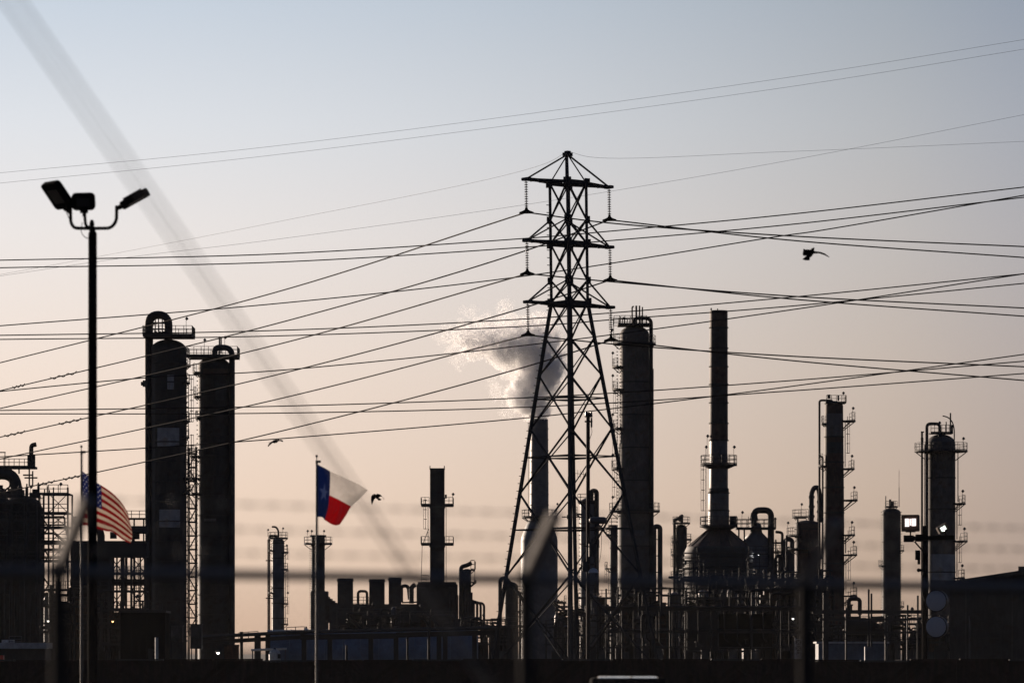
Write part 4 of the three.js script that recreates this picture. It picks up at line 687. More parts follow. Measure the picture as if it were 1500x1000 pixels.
// ---------------------------------------------------------------- floodlight mast with drum antennas
{
  const S = site('floodlight_mast', 'mast on the right carrying a short crossarm, boxes and looping cables', 'mast', 1355, 240);
  S.rod('pole', [1355, 770, 0], [1355, S.gnd + 2, 0], 0.16, M.blackPaint);
  S.bar('crossarm', [1325, 789, 0.1], [1398, 787, 0.1], 0.28, M.blackPaint, S.g, 0.16); S.bar('knee_brace', [1340, 793, 0.1], [1353, 808, 0.1], 0.09, M.blackPaint);
  S.part('ballast_box', box(0.62, 0.42, 0.3, S.X(1331), S.Y(789), 0.25), M.blackPaint); S.part('ballast_box', box(0.5, 0.45, 0.3, S.X(1347), S.Y(788), 0.25), M.blackPaint); S.part('camera_housing', [box(0.3, 0.6, 0.35, S.X(1344.5), S.Y(813), 0.2), cyl(0.09, 0.09, 0.3, S.X(1346), S.Y(823), 0.25, 10)], M.blackPaint);
  S.part('bracket', [box(0.3, 0.16, 0.16, S.X(1348), S.Y(835), 0.1), new THREE.SphereGeometry(0.12, 10, 8).translate(S.X(1346), S.Y(835), 0.12)], M.blackPaint);
  S.part('cable', sweep(curvePts([S.p(1352, 838, 0.2), S.p(1350, 850, 0.25), S.p(1351, 866, 0.25), S.p(1354, 880, 0.2)], 8), 0.03, 5), M.frame); S.part('cable', sweep(curvePts([S.p(1358, 838, 0.2), S.p(1360, 858, 0.25), S.p(1357, 880, 0.2)], 8), 0.025, 5), M.frame); S.part('stepped_band', [0, 1, 2, 3, 4, 5].map((k) => cyl(0.2, 0.2, 0.1, 0, S.Y(800 + k * 22), 0, 14)), M.blackPaint);
  S.bar('antenna_arm', [1355, 882, 0], [1375, 882, -0.2], 0.12, M.blackPaint); S.bar('antenna_arm', [1355, 920, 0], [1377, 920, -0.2], 0.12, M.blackPaint);
  // lit floodlights
  const lamp = (name, label, px, py, w, h, tilt, turn, e, cd, panes) => {
    const L = new THREE.Group(); L.name = numbered(name); L.position.copy(at(px, py, 239.7)); L.rotation.set(0, turn, tilt); scene.add(L); tag(L, label, 'floodlight', 'lit floodlights');
    part('housing', [box(w, 0.06, 0.5, 0, h / 2, -0.1), box(w, 0.06, 0.5, 0, -h / 2, -0.1), box(0.06, h, 0.5, w / 2, 0, -0.1), box(0.06, h, 0.5, -w / 2, 0, -0.1), box(w, h, 0.05, 0, 0, -0.35)], M.rust, L);
    part('yoke', [box(0.08, 0.34, 0.08, 0, -h / 2 - 0.17, -0.1), box(w * 0.6, 0.06, 0.1, 0, -h / 2 - 0.05, -0.1)], M.blackPaint, L);
    for (const [x, y, pw, ph] of panes) part('lit_pane', box(pw, ph, 0.03, x, y, 0.02), e, L);
    const s = new THREE.SpotLight(0xfff0e0, cd, 0, 1.1, 0.5); s.position.set(0, 0, 0.08); s.target.position.set(0, -3, 8); s.castShadow = true; s.shadow.radius = 8; L.add(s, s.target); return L;
  };
  lamp('floodlight', 'rust-framed floodlight shining pinkish white at the left end of the mast crossarm', 1334, 766, 1.02, 0.98, 0, -0.25, glow(1, 0.84, 0.8, 1.1), 260, [[-0.2, 0.03, 0.26, 0.5], [0.0, 0.06, 0.06, 0.42], [0.22, 0.05, 0.28, 0.46]]);
  lamp('floodlight', 'small slanted lamp shining greenish white at the right end of the mast crossarm', 1382, 774, 0.62, 0.4, 0.5, 0.1, glow(0.9, 1, 0.9, 1.0), 150, [[-0.08, 0, 0.16, 0.26], [0.11, 0, 0.16, 0.26]]);
  // drum antennas
  for (const [py, label] of [[880, 'upper of the two pale blue drum antennas on the floodlight mast'], [918, 'lower of the two pale blue drum antennas on the floodlight mast']]) {
    const D = new THREE.Group(); D.name = numbered('drum_antenna'); D.position.copy(at(1373, py, 239.5)); D.rotation.y = -0.35; scene.add(D); tag(D, label, 'antenna', 'drum antennas');
    part('drum', cyl(0.66, 0.66, 0.62, 0, 0, 0, 36, true).rotateX(Math.PI / 2).translate(0, 0, -0.1), M.clad, D); part('radome', new THREE.SphereGeometry(0.65, 32, 10, 0, Math.PI * 2, 0, Math.PI / 2).scale(1, 0.14, 1).rotateX(Math.PI / 2).translate(0, 0, 0.2), M.dish, D);
    part('rim', new THREE.TorusGeometry(0.66, 0.03, 6, 36).translate(0, 0, 0.2), M.blackPaint, D); part('back_shell', new THREE.SphereGeometry(0.64, 24, 8, 0, Math.PI * 2, 0, Math.PI / 2).scale(1, 0.4, 1).rotateX(-Math.PI / 2).translate(0, 0, -0.4), M.clad, D); part('mount', box(0.3, 0.3, 0.5, -0.3, -0.1, -0.65), M.blackPaint, D);
  }
}
// ---------------------------------------------------------------- warehouse in the right corner
{
  const S = site('warehouse', 'long dark metal-sided warehouse with a low-pitched roof in the lower right corner', 'warehouse', 1450, 300);
  S.g.position.x += S.X(1392); S.g.rotation.y = -0.14; S.cx = 1392;
  S.X = (px) => (px - 1392) * S.s; S.p = (px, py, z = 0) => V(S.X(px), S.Y(py), z);
  const x0 = S.X(1392), x1 = S.X(1640), d = 26, e0 = S.Y(851), e1 = S.Y(814);
  const sh = new THREE.Shape([[x0, 0], [x1, 0], [x1, e1 - 0.3], [x0, e0 - 0.3]].map((q) => new THREE.Vector2(...q)));
  S.part('wall', planarUV(new THREE.ExtrudeGeometry(sh, { depth: d, bevelEnabled: false }).translate(0, 0, -d)), M.siding);
  const rf = new THREE.Shape([[x0 - 0.4, e0 - 0.36], [x1, e1 - 0.3], [x1, e1], [x0 - 0.4, e0 - 0.06]].map((q) => new THREE.Vector2(...q)));
  const roof = S.part('roof', planarUV(new THREE.ExtrudeGeometry(rf, { depth: d + 0.8, bevelEnabled: false }).translate(0, 0, -d - 0.4)), M.roof); S.part('roof_hatch', box(0.6, 0.5, 0.6, S.X(1497), S.Y(834), -1.2), M.frame, roof);
  for (let k = 0; k < 15; k++) { const x = x0 + 0.35 + k * 0.9; S.part('wall_rib', box(0.07, e0 - 0.6 + (x - x0) / (x1 - x0) * (e1 - e0), 0.07, x, (e0 - 0.6 + (x - x0) / (x1 - x0) * (e1 - e0)) / 2, 0.035), k % 4 === 1 ? M.cabinet : M.siding); }
  for (const py of [896, 910, 934]) S.bar('girt_rail', [1424, py, 0.14], [1466, py, 0.14], 0.12); S.part('roller_door', [box(2.4, 3.2, 0.08, S.X(1455), 1.6, 0.05), ...Array.from({ length: 9 }, (_, k) => box(2.4, 0.05, 0.05, S.X(1455), 0.3 + k * 0.34, 0.12))], M.sootGrey); S.part('downpipe', cyl(0.07, 0.07, 4.6, S.X(1421), 2.3, 0.14, 8), M.clad);
}

// ---------------------------------------------------------------- process skids: drums, pipework and railings crowding the foot of the plant
function skid(label, x0, x1, topRow, Z, sd, o = {}) {
  const keep = seed; seed = sd; const S = site('process_skid', label, 'process skid', (x0 + x1) / 2, Z, 'process skids'), n = Math.max(2, Math.round((x1 - x0) / 28)), H = S.gnd;
  const xs = Array.from({ length: n + 1 }, (_, i) => x0 + (x1 - x0) * i / n), rows = []; for (let y = topRow + 14; y < H - 12; y += rr(22, 30)) rows.push(y);
  for (const x of xs) for (const z of [-1.6, 1.6]) S.bar('post', [x, topRow + rr(0, 10), z], [x, H, z], 0.22);
  rows.forEach((y) => { for (const z of [-1.6, 1.6]) S.bar('beam', [x0 - 3, y, z], [x1 + 3, y, z], 0.24); S.bar('grating', [x0, y, 0], [x1, y, 0], 0.08, M.deck, S.g, 3); S.part('railing', railingLine([S.p(x0, y, 1.6), S.p(x1, y, 1.6)], 1.1, 0.07, 1.1), M.rail); });
  for (let k = 0; k < (o.blocks ?? 0); k++) { const w = rr(14, 30), t = rr(topRow + 8, topRow + 50), x = rr(x0 + w / 2, x1 - w / 2); S.part('equipment_block', box(w * S.s, S.Y(t), rr(1.5, 3), S.X(x), S.Y(t) / 2, rr(-2.5, -1.2)), [M.soot, M.sootGrey, M.rust][k % 3]); }
  for (let k = 0; k < (o.drums ?? n); k++) { const x = rr(x0 + 4, x1 - 4), r = rr(3.5, 7.5) * S.s, t = rr(topRow, topRow + 40); S.part('drum', lathe([[r, 0], [r, S.Y(t + 6)], [r * 0.8, S.Y(t + 2)], [r * 0.3, S.Y(t)], [0, S.Y(t)]], 18).translate(S.X(x), 0, rr(-1, 0.8)), [M.soot, M.sootGrey, M.clad, M.steelBlue][Math.floor(rr(0, 4))]); }
  for (let k = 0; k < (o.pipes ?? n * 4); k++) {
    const x = rr(x0, x1), y = rr(topRow, H - 50), z = rr(-1.4, 2.2), w = rr(8, 36), h = rr(14, 60), r = rr(0.06, 0.2);
    S.pipe('pipe', rnd() < 0.5 ? [[x, H - 2, z], [x, y, z], [clamp(x + (rnd() < 0.5 ? -w : w), x0 - 5, x1 + 5), y, z], [clamp(x + w * 0.9, x0, x1 + 5), Math.min(H - 2, y + h), z]] : [[clamp(x - w, x0 - 6, x1), y + h * 0.5, z], [x, y + h * 0.5, z], [x, y, z + 0.3], [clamp(x + w, x0, x1 + 6), y, z + 0.3]], r, rnd() < 0.5 ? M.pipe : M.pipeDark, r * 3.2);
  }
  for (let k = 0; k < n * 2; k++) { const x = rr(x0, x1), y = rr(topRow + 10, H - 40); S.part('valve', [cyl(0.26, 0.26, 0.08, S.X(x), S.Y(y), 2.0, 12).rotateX(0), box(0.14, 0.5, 0.14, S.X(x), S.Y(y) - 0.25, 2.0), box(0.5, 0.3, 0.3, S.X(x), S.Y(y) - 0.6, 2.0)], rnd() < 0.2 ? M.rust : M.frame); }
  for (let k = 0; k < n; k++) S.part('cabinet', box(rr(0.6, 1.6), rr(1.2, 2.4), 0.8, S.X(rr(x0, x1)), rr(0.6, 1.2) + 0.2, 2.4), [M.cabinet, M.sootGrey, M.soot][k % 3]);
  for (let k = 0; k < (o.lamps ?? 1); k++) workLamp(S, rr(x0, x1), rows[0] ?? topRow, rr(1.6, 2.4));
  seed = keep; return S;
}
skid('pipework under the black square chimney, left of the vent column', 585, 668, 892, 560, 101, { blocks: 3 });
skid('pipework crowded in front of the boiler house flues', 492, 590, 888, 570, 1212, { drums: 4, blocks: 2, pipes: 26 });
skid('pipework between the vent column and the stubby vessel', 672, 745, 905, 540, 202, { drums: 3, blocks: 2, pipes: 18 });
skid('pipework at the foot of the steaming stack, behind the pylon base', 800, 848, 905, 600, 303, { drums: 1 });
skid('dense pipework at the foot of the pipe-looped column behind the utility pole', 846, 905, 862, 520, 404, { blocks: 4 });
skid('dense pipework in front of the big brown-grey column', 905, 1005, 858, 500, 505, { drums: 7, blocks: 8, pipes: 26 });
skid('dark pipework under the cone-roofed heater', 1005, 1110, 862, 470, 606, { drums: 7, blocks: 9, pipes: 26 });
skid('dark pipework between the pipe-arched vessel and the slender column', 1110, 1200, 850, 480, 707, { drums: 8, blocks: 9, pipes: 24 });
skid('low pipework between the slender column and the plain ragged column', 1205, 1300, 902, 480, 808, { drums: 3, blocks: 4, pipes: 22 });
skid('tangled pipes between the wide column and the slender balconied column', 1128, 1215, 835, 530, 1313, { drums: 5, blocks: 4, pipes: 24 });
skid('thin pipes and frames between the steaming stack and the pipe-looped column', 815, 862, 880, 640, 1414, { drums: 2, blocks: 2, pipes: 12 });
skid('upper pipework behind the wide column, against the slender column', 1140, 1212, 800, 690, 1515, { drums: 4, blocks: 3, pipes: 16 });
skid('low pipework behind the floodlight mast', 1300, 1400, 900, 470, 909, { drums: 3, blocks: 3, pipes: 20 });
skid('dark pipework under the left edge structure, beside the striped flag', 60, 160, 850, 480, 111, { drums: 5, blocks: 5 });
skid('dark pipework at the foot of the twin columns', 150, 235, 880, 480, 222, { drums: 3, blocks: 4 });

// ---------------------------------------------------------------- racks, tanks and boxes along the front of the plant
{
  const S = site('front_pipe_rack', 'low dark pipe rack on stout posts in front of the long pale blue tank', 'pipe rack', 510, 340);
  for (const x of [377, 392, 445, 483, 543, 580, 643, 652, 695, 728]) S.bar('post', [x, x < 400 ? 930 : 929, 0], [x, S.gnd, 0], x === 377 ? 0.55 : 0.42, M.soot, S.g, 0.4);
  S.bar('top_beam', [296, 941, 0], [440, 933, 0], 0.36, M.soot, S.g, 0.6); S.bar('top_beam', [440, 933, 0.05], [580, 931, 0.05], 0.5, M.soot, S.g, 0.6); S.bar('top_beam', [580, 930, 0], [735, 926, 0], 0.46, M.soot, S.g, 0.6);
  for (const [dy, r, z] of [[-4, 0.12, 0.3], [-4.5, 0.16, -0.2], [-3.5, 0.1, 0.7]]) S.pipe('rack_pipe', [[296, 937 + dy, z], [440, 930 + dy, z], [735, 924 + dy, z]], r, M.pipeDark, 0.3);
  S.part('rack_railing', railingLine([S.p(420, 931, 0.4), S.p(446, 930, 0.4)], 0.75, 0.06, 0.8), M.rail); S.pipe('stand_pipe', [[354, 925, 0.5], [354, S.gnd, 0.5]], 0.14, M.pipeDark); S.part('rack_railing', railingLine([S.p(350, 938, 0.4), S.p(378, 936, 0.4)], 0.7, 0.06, 0.7), M.rail);
  S.pipe('stand_pipe', [[628.5, 921, 0.8], [628.5, S.gnd, 0.8]], 0.12, M.pipe); S.pipe('stand_pipe', [[508, 945, 0.8], [508, S.gnd, 0.8]], 0.1, M.pipe); S.rod('thin_post', [597, 933, 0.4], [597, S.gnd, 0.4], 0.09);
  S.bar('lower_beam', [290, 970, 0.4], [735, 969, 0.4], 0.3, M.soot, S.g, 0.4);
  const B = site('storage_tank', 'long low pale blue tank seen through the posts of the front rack', 'tank', 540, 420);
  B.part('tank_shell', cyl(3.2, 3.2, (700 - 392) * B.s, 0, 0, 0, 40).rotateZ(Math.PI / 2).translate(B.X(546), B.Y(965), 0), M.tankBlue);
  for (let k = 0; k < 12; k++) B.part('tank_band', new THREE.TorusGeometry(3.22, 0.05, 5, 40).rotateY(Math.PI / 2).translate(B.X(400 + k * 26), B.Y(965), 0), M.tankBlue);
  B.part('tank_saddle', [0, 1, 2].map((k) => box(0.6, 1.2, 5, B.X(430 + k * 110), 0.2, 0)), M.concrete);
  const W = site('small_round_tank', 'small white round-topped tank under the left end of the front rack', 'tank', 402, 336); W.part('tank_shell', lathe([[0.52, 0], [0.52, W.Y(958)], [0.42, W.Y(953)], [0.15, W.Y(951)], [0, W.Y(950.5)]], 24), M.white); W.part('lid', cyl(0.1, 0.12, 0.12, 0, W.Y(950), 0, 10), M.frame); W.part('gauge_box', box(0.26, 0.4, 0.2, 0.42, W.Y(961), 0.4), M.soot);
  const P = site('white_pipe_rail', 'short pale pipe lying level under the left end of the front rack', 'pipe', 392, 338); P.pipe('pale_pipe', [[368, 952, 0.4], [420, 950, 0.4]], 0.1, M.white, 0.1); for (const x of [370, 418]) P.bar('support', [x, 951, 0.4], [x, P.gnd, 0.4], 0.1, M.clad);
  const K = site('ribbed_container', 'rusty orange-brown bin with upright ribs left of the front rack', 'container', 339, 318);
  K.part('body', box(1.15, K.Y(944), 0.9, 0, K.Y(944) / 2, 0), M.container); for (let k = 0; k < 8; k++) K.part('rib', box(0.07, K.Y(947), 0.06, -0.5 + k * 0.143, K.Y(947) / 2, 0.48), M.container); K.part('rim', box(1.24, 0.09, 1.0, 0, K.Y(945.5), 0), M.rust);
}
{
  const S = site('yard_cabin', 'black windowless yard cabin below the twin columns', 'cabin', 212, 320); S.part('body', box(S.X(245) - S.X(180), S.Y(897), 4, 0, S.Y(897) / 2, 0), M.blackPaint); S.part('roof', box(S.X(247) - S.X(178), 0.16, 4.4, 0, S.Y(896), 0), M.roof); S.part('door', box(0.9, 2.0, 0.05, 0.9, 1.0, 2.02), M.soot);
  for (let k = 0; k < 6; k++) S.part('wall_rib', box(0.06, S.Y(899), 0.05, S.X(184 + k * 11), S.Y(899) / 2, 2.03), M.blackPaint);
  [[259, 917, 940, 17, 'grey electrical cabinet just right of the black yard cabin'], [287, 915, 950, 17, 'tall buff electrical cabinet further right of the black yard cabin']].forEach(([x, a, b, w, label], i) => { const C = site('electrical_cabinet', label, 'cabinet', x, 326, 'electrical cabinets'); C.part('body', box(w * C.s, C.Y(a) - C.Y(b), 0.6, 0, (C.Y(a) + C.Y(b)) / 2, 0), M.cabinet); C.part('lid', box(w * C.s + 0.1, 0.06, 0.7, 0, C.Y(a) + 0.03, 0), M.clad); C.part('stand', [-1, 1].map((k) => box(0.08, C.Y(b), 0.08, k * w * C.s * 0.4, C.Y(b) / 2, 0)), M.frame); C.part('handle', box(0.05, 0.2, 0.06, w * C.s * 0.3, (C.Y(a) + C.Y(b)) / 2, 0.33), M.frame); });
  const P = site('marker_post', 'pale upright pipe post standing in front of the black yard cabin', 'post', 229, 305); P.part('post', cyl(0.13, 0.13, P.Y(934), 0, P.Y(934) / 2, 0, 14), M.white); P.part('cap', cyl(0.1, 0.15, 0.08, 0, P.Y(933.4), 0, 14), M.clad);
  const T3 = site('flat_roofed_shed', 'low shed with a pale flat roof in the lower left corner', 'shed', 30, 330);
  T3.part('body', box(T3.X(70) - T3.X(-40), T3.Y(950), 4, T3.X(15), T3.Y(950) / 2, 0), M.soot); T3.part('roof', box(T3.X(72) - T3.X(-42), 0.5, 4.4, T3.X(15), T3.Y(945.5), 0), M.white); T3.part('rail_frame', railingLine([T3.p(16, 941, 1.5), T3.p(34, 941, 1.5)], 0.55, 0.06, 1), M.clad); T3.part('roof_unit', box(1, 0.25, 1, T3.X(12), T3.Y(939), 0.3), M.white);
  const U = site('buff_plant_box', 'red-brown machinery box at the extreme lower left edge', 'box', 0, 240); U.part('body', box(0.5, 1.2, 0.6, -0.05, 0.9, 0), M.red); U.part('base', box(0.7, 0.3, 0.8, -0.05, 0.15, 0), M.concrete); U.part('lid', box(0.54, 0.05, 0.64, -0.05, 1.53, 0), M.soot);
}
{
  const S = site('open_pipe_rack', 'tall open pipe rack of thin posts and level rails in front of the cone-roofed heater', 'pipe rack', 1080, 350);
  for (const [x, t] of [[888, 862], [912, 861], [942, 868], [982, 861], [1005, 870], [1042, 898], [1102, 868], [1145, 890], [1173, 862], [1210, 868], [1240, 890], [1273, 863], [1277, 869], [1298, 894], [1330, 886], [1345, 872]]) S.bar('post', [x, t, 0], [x, S.gnd, 0], x === 1210 ? 0.5 : 0.16, x % 2 ? M.galv : M.frame, S.g, 0.2);
  for (const [a, b, y, w] of [[908, 1010, 862, 0.16], [884, 1192, 893, 0.22], [884, 1180, 926, 0.16], [884, 1192, 948, 0.14], [1190, 1350, 896, 0.34], [1200, 1350, 907, 0.2], [1190, 1350, 926, 0.18], [1205, 1345, 936, 0.12]]) S.bar('rail', [a, y, 0.12], [b, y, 0.12], w, M.frame, S.g, 0.2);
  for (const [y, r, z] of [[890, 0.14, -0.4], [889, 0.1, 0.5], [923, 0.12, -0.4]]) S.pipe('rack_pipe', [[884, y, z], [1192, y, z]], r, M.pipe, 0.1);
  for (const [x, y] of [[905, 862], [1069, 870], [1138, 880]]) S.pipe('stand_pipe', [[x, y, 0.4], [x, 893, 0.4]], 0.07, M.pipe, 0.1);
  const ends = [[936, 968, 868, 888], [940, 962, 900, 920]]; for (const [a, b, t, u] of ends) S.pipe('loop_pipe', [[a, u + 14, 0.6], [a, t, 0.6], [b, t, 0.6], [b, u + 14, 0.6]], 0.09, M.pipe, 0.3);
  for (let k = 0; k < 16; k++) { const x = 890 + k * 19; S.pipe('drop_pipe', [[x, 893, 0.5], [x, 935 + (k % 3) * 6, 0.5], [x + 6, 940 + (k % 3) * 6, 0.5]], 0.06, M.pipe, 0.15); }
  for (let k = 0; k < 12; k++) S.part('valve', [cyl(0.16, 0.16, 0.06, S.X(900 + k * 24), S.Y(930 + (k * 7) % 25), 0.6, 10), box(0.08, 0.4, 0.08, S.X(900 + k * 24), S.Y(934 + (k * 7) % 25), 0.6)], M.frame);
  S.part('screen_panel', box(S.X(1132) - S.X(1054), S.Y(899) - S.Y(950), 0.2, (S.X(1132) + S.X(1054)) / 2, (S.Y(899) + S.Y(950)) / 2, -0.6), M.blackPaint); S.part('screen_panel', box(S.X(1052) - S.X(1007), S.Y(896) - S.Y(952), 0.2, (S.X(1052) + S.X(1007)) / 2, (S.Y(896) + S.Y(952)) / 2, -0.8), M.sootGrey);
  S.part('drum', [cyl(0.7, 0.7, 2.6, 0, 0, 0, 24).rotateZ(Math.PI / 2).translate(S.X(1262), S.Y(918), -1)], M.soot);
  const B = site('flat_blue_tank', 'pale blue flat tank low behind the rack, left of the plain ragged column', 'tank', 1247, 400); B.part('tank_shell', box(B.X(1297) - B.X(1197), B.Y(943) - 0.4, 4, 0, (B.Y(943) + 0.4) / 2, 0), M.tankBlue); B.part('roof_edge', box(B.X(1300) - B.X(1194), 0.18, 4.4, 0, B.Y(941), 0), M.white); for (let k = 0; k < 5; k++) B.part('wall_rib', box(0.06, B.Y(945) - 0.4, 0.06, -3 + k * 1.5, (B.Y(945) + 0.4) / 2, 2.03), M.tankBlue); B.part('base', box(8.2, 0.4, 4.4, 0, 0.2, 0), M.concrete);
  const C = site('blue_switch_box', 'small upright blue-grey box in front of the flat blue tank', 'cabinet', 1273, 345); C.part('body', box(0.62, C.Y(947) - 0.3, 0.5, 0, (C.Y(947) + 0.3) / 2, 0), M.tankBlue); C.part('door', box(0.5, 0.7, 0.03, 0, 0.9, 0.26), M.tankBlue); C.part('legs', box(0.5, 0.3, 0.4, 0, 0.15, 0), M.concrete); C.part('pale_edge', box(0.06, C.Y(947) - 0.3, 0.52, -0.34, (C.Y(947) + 0.3) / 2, 0), M.white);
  const G = site('scaffold_gate', 'little white lattice gate standing at the foot of the open pipe rack', 'gate', 1170, 342); for (const x of [1165, 1175]) G.bar('post', [x, 934, 0], [x, G.gnd, 0], 0.07, M.white); for (let k = 0; k < 4; k++) { G.bar('rail', [1165, 936 + k * 9, 0], [1175, 936 + k * 9, 0], 0.06, M.white); if (k < 3) { G.bar('brace', [1165, 936 + k * 9, 0], [1175, 945 + k * 9, 0], 0.05, M.white); G.bar('brace', [1175, 936 + k * 9, 0], [1165, 945 + k * 9, 0], 0.05, M.white); } } G.part('board', box(0.55, 0.5, 0.03, 0, G.Y(962), -0.1), M.white);
}
// small lit work lamps in the plant
for (const [px, py, Z, c, label] of [[70, 909.5, 470, [1, 0.93, 0.8], 'tiny bright lamp low in the left edge structure'], [164.5, 910, 470, [1, 0.55, 0.2], 'tiny orange lamp low behind the lamp post'], [1162, 906, 465, [1, 0.97, 0.9], 'tiny white lamp in the pipework behind the fence post'], [319, 956, 330, [1, 0.95, 0.85], 'tiny lamp beside the rusty ribbed bin'], [1112, 812, 560, [1, 1, 1], 'tiny lamp on the rounded vessel under the pipe arch']]) {
  const L = new THREE.Group(); L.name = numbered('work_lamp'); L.position.copy(at(px, py, Z)); scene.add(L); tag(L, label, 'lamp', 'small lit lamps');
  part('bulb', new THREE.SphereGeometry(0.13, 10, 8), glow(c[0], c[1], c[2], 2.2), L); part('shade', lathe([[0.26, 0.05], [0.2, 0.15], [0.06, 0.22]], 12), M.frame, L); part('arm', box(0.05, 0.05, 0.6, 0, 0.2, -0.3), M.frame, L);
  const p = new THREE.PointLight(new THREE.Color(...c), 4); p.castShadow = true; p.shadow.radius = 5; L.add(p);
}
// ---------------------------------------------------------------- boundary wall in front of the plant
{
  const S = site('boundary_wall', 'long low dark brown wall running along the whole bottom of the view', 'wall', 750, 200);
  for (let k = 0; k < 40; k++) {
    const w = 2.6, x = -52 + k * w, top = S.Y(968) + rr(-0.05, 0.04);
    S.part('wall_panel', box(w - 0.04, top, 0.25, x + w / 2, top / 2, 0), M.wallBrown); S.part('pier', box(0.3, top + 0.03, 0.36, x, (top + 0.03) / 2, 0), M.wallBrown);
    S.part('coping', box(w - 0.1, 0.09, 0.45, x + w / 2, top + 0.05, 0), k % 3 ? M.wallBrown : M.sootGrey);
  }
}

// ---------------------------------------------------------------- lamp post with three unlit floodlights
{
  const Z = 80, S = site('lamp_post', 'tall black lamp post with three unlit floodlight heads on curved arms', 'lamp post', 135, Z), s = S.s;
  S.part('pole', lathe([[0.11, 0], [0.11, 0.4], [0.1, 0.42], [0.09, S.Y(342)], [0.06, S.Y(338)]], 20), M.blackPaint); S.part('base_plate', box(0.4, 0.05, 0.4, 0, 0.03, 0), M.blackPaint);
  S.part('tenon', [cyl(0.05, 0.06, 20 * s, S.X(134), S.Y(335), 0, 14), cyl(0.035, 0.04, 12 * s, S.X(134), S.Y(328), 0, 12)], M.blackPaint);
  S.part('arm', sweep(rounded([S.p(134, 334.5), S.p(108, 334), S.p(103, 326), S.p(102.5, 300)], 0.2), 0.036, 10), M.blackPaint);
  S.part('arm', sweep(rounded([S.p(134, 334.5), S.p(162, 334), S.p(170, 324), S.p(170.5, 301)], 0.2), 0.036, 10), M.blackPaint);
  S.part('arm', sweep(rounded([S.p(134, 334.5), S.p(127, 333, 0.25), S.p(126, 322, 0.3), S.p(126, 306, 0.3)], 0.12), 0.033, 10), M.blackPaint);
  S.part('cable', sweep(curvePts([S.p(98, 302, 0.1), S.p(97, 310, 0.1), S.p(102, 322, 0.1)], 8), 0.008, 5), M.blackPaint); S.part('cable', sweep(curvePts([S.p(122, 328, 0.3), S.p(121, 342, 0.3), S.p(128, 350, 0.15), S.p(132, 348, 0.1)], 8), 0.008, 5), M.blackPaint); S.part('cable', sweep(curvePts([S.p(138, 336, 0.1), S.p(141, 343, 0.1), S.p(137, 350, 0.1)], 8), 0.008, 5), M.blackPaint);
  const head = (px, py, z, rot, w, h) => {
    const sh = new THREE.Shape(), r = 0.09; sh.moveTo(-w / 2 + r, -h / 2); sh.lineTo(w / 2 - r, -h / 2); sh.quadraticCurveTo(w / 2, -h / 2, w / 2, -h / 2 + r); sh.lineTo(w / 2, h / 2 - r); sh.quadraticCurveTo(w / 2, h / 2, w / 2 - r, h / 2); sh.lineTo(-w / 2 + r, h / 2); sh.quadraticCurveTo(-w / 2, h / 2, -w / 2, h / 2 - r); sh.lineTo(-w / 2, -h / 2 + r); sh.quadraticCurveTo(-w / 2, -h / 2, -w / 2 + r, -h / 2);
    const H = part('floodlight_head', planarUV(new THREE.ExtrudeGeometry(sh, { depth: 0.09, bevelEnabled: true, bevelSize: 0.015, bevelThickness: 0.015, bevelSegments: 2 }).translate(0, 0, -0.045)), M.blackPaint, S.g);
    H.position.copy(S.p(px, py, z)); H.rotation.set(...rot);
    part('lens', box(w * 0.6, h * 0.55, 0.01, 0, 0, 0.064), M.lens, H); part('fin', [-2, -1, 0, 1, 2].map((k) => box(0.012, h * 0.7, 0.05, k * w * 0.14, 0, -0.085)), M.blackPaint, H); part('knuckle', [box(0.16, 0.09, 0.08, 0, -h / 2 - 0.03, 0), cyl(0.04, 0.04, 0.12, 0, -h / 2 - 0.09, 0, 10)], M.blackPaint, H);
    return H;
  };
  { const h = head(84, 285.5, 0, [0, 0, 0], 0.6, 0.62); h.rotation.order = 'YXZ'; h.rotation.set(0.7, -0.87, 0); } head(124, 297.5, 0.3, [0.35, 0, 0.02], 0.46, 0.33); head(197, 291, 0, [0.1, 1.3, -1.0], 0.48, 0.62).rotation.set(0, 0, 0);
  const rh = S.g.children[S.g.children.length - 1]; rh.rotation.set(1.45, 0, 0); rh.quaternion.setFromAxisAngle(V(0, 0, 1), -1.06).multiply(new THREE.Quaternion().setFromAxisAngle(V(0, 1, 0), 1.56));
}
// ---------------------------------------------------------------- flags
function flagTexture(draw, w, h) { const c = document.createElement('canvas'); c.width = w; c.height = h; const x = c.getContext('2d'); draw(x, w, h); const t = new THREE.CanvasTexture(c); t.colorSpace = THREE.SRGBColorSpace; return t; }
function star(x, cx, cy, r) { x.beginPath(); for (let k = 0; k < 10; k++) { const a = -Math.PI / 2 + k * Math.PI / 5, q = k % 2 ? r * 0.382 : r; x[k ? 'lineTo' : 'moveTo'](cx + Math.cos(a) * q, cy + Math.sin(a) * q); } x.closePath(); x.fill(); }
const starTex = flagTexture((x, w, h) => { x.fillStyle = '#e6dfd6'; x.fillRect(0, 0, w, h); x.fillStyle = '#9c0a0e'; x.fillRect(0, h / 2, w, h / 2); x.fillStyle = '#0b1a48'; x.fillRect(0, 0, w / 3, h); x.fillStyle = '#35426a'; star(x, w / 6, h / 2, h * 0.19); }, 768, 512);
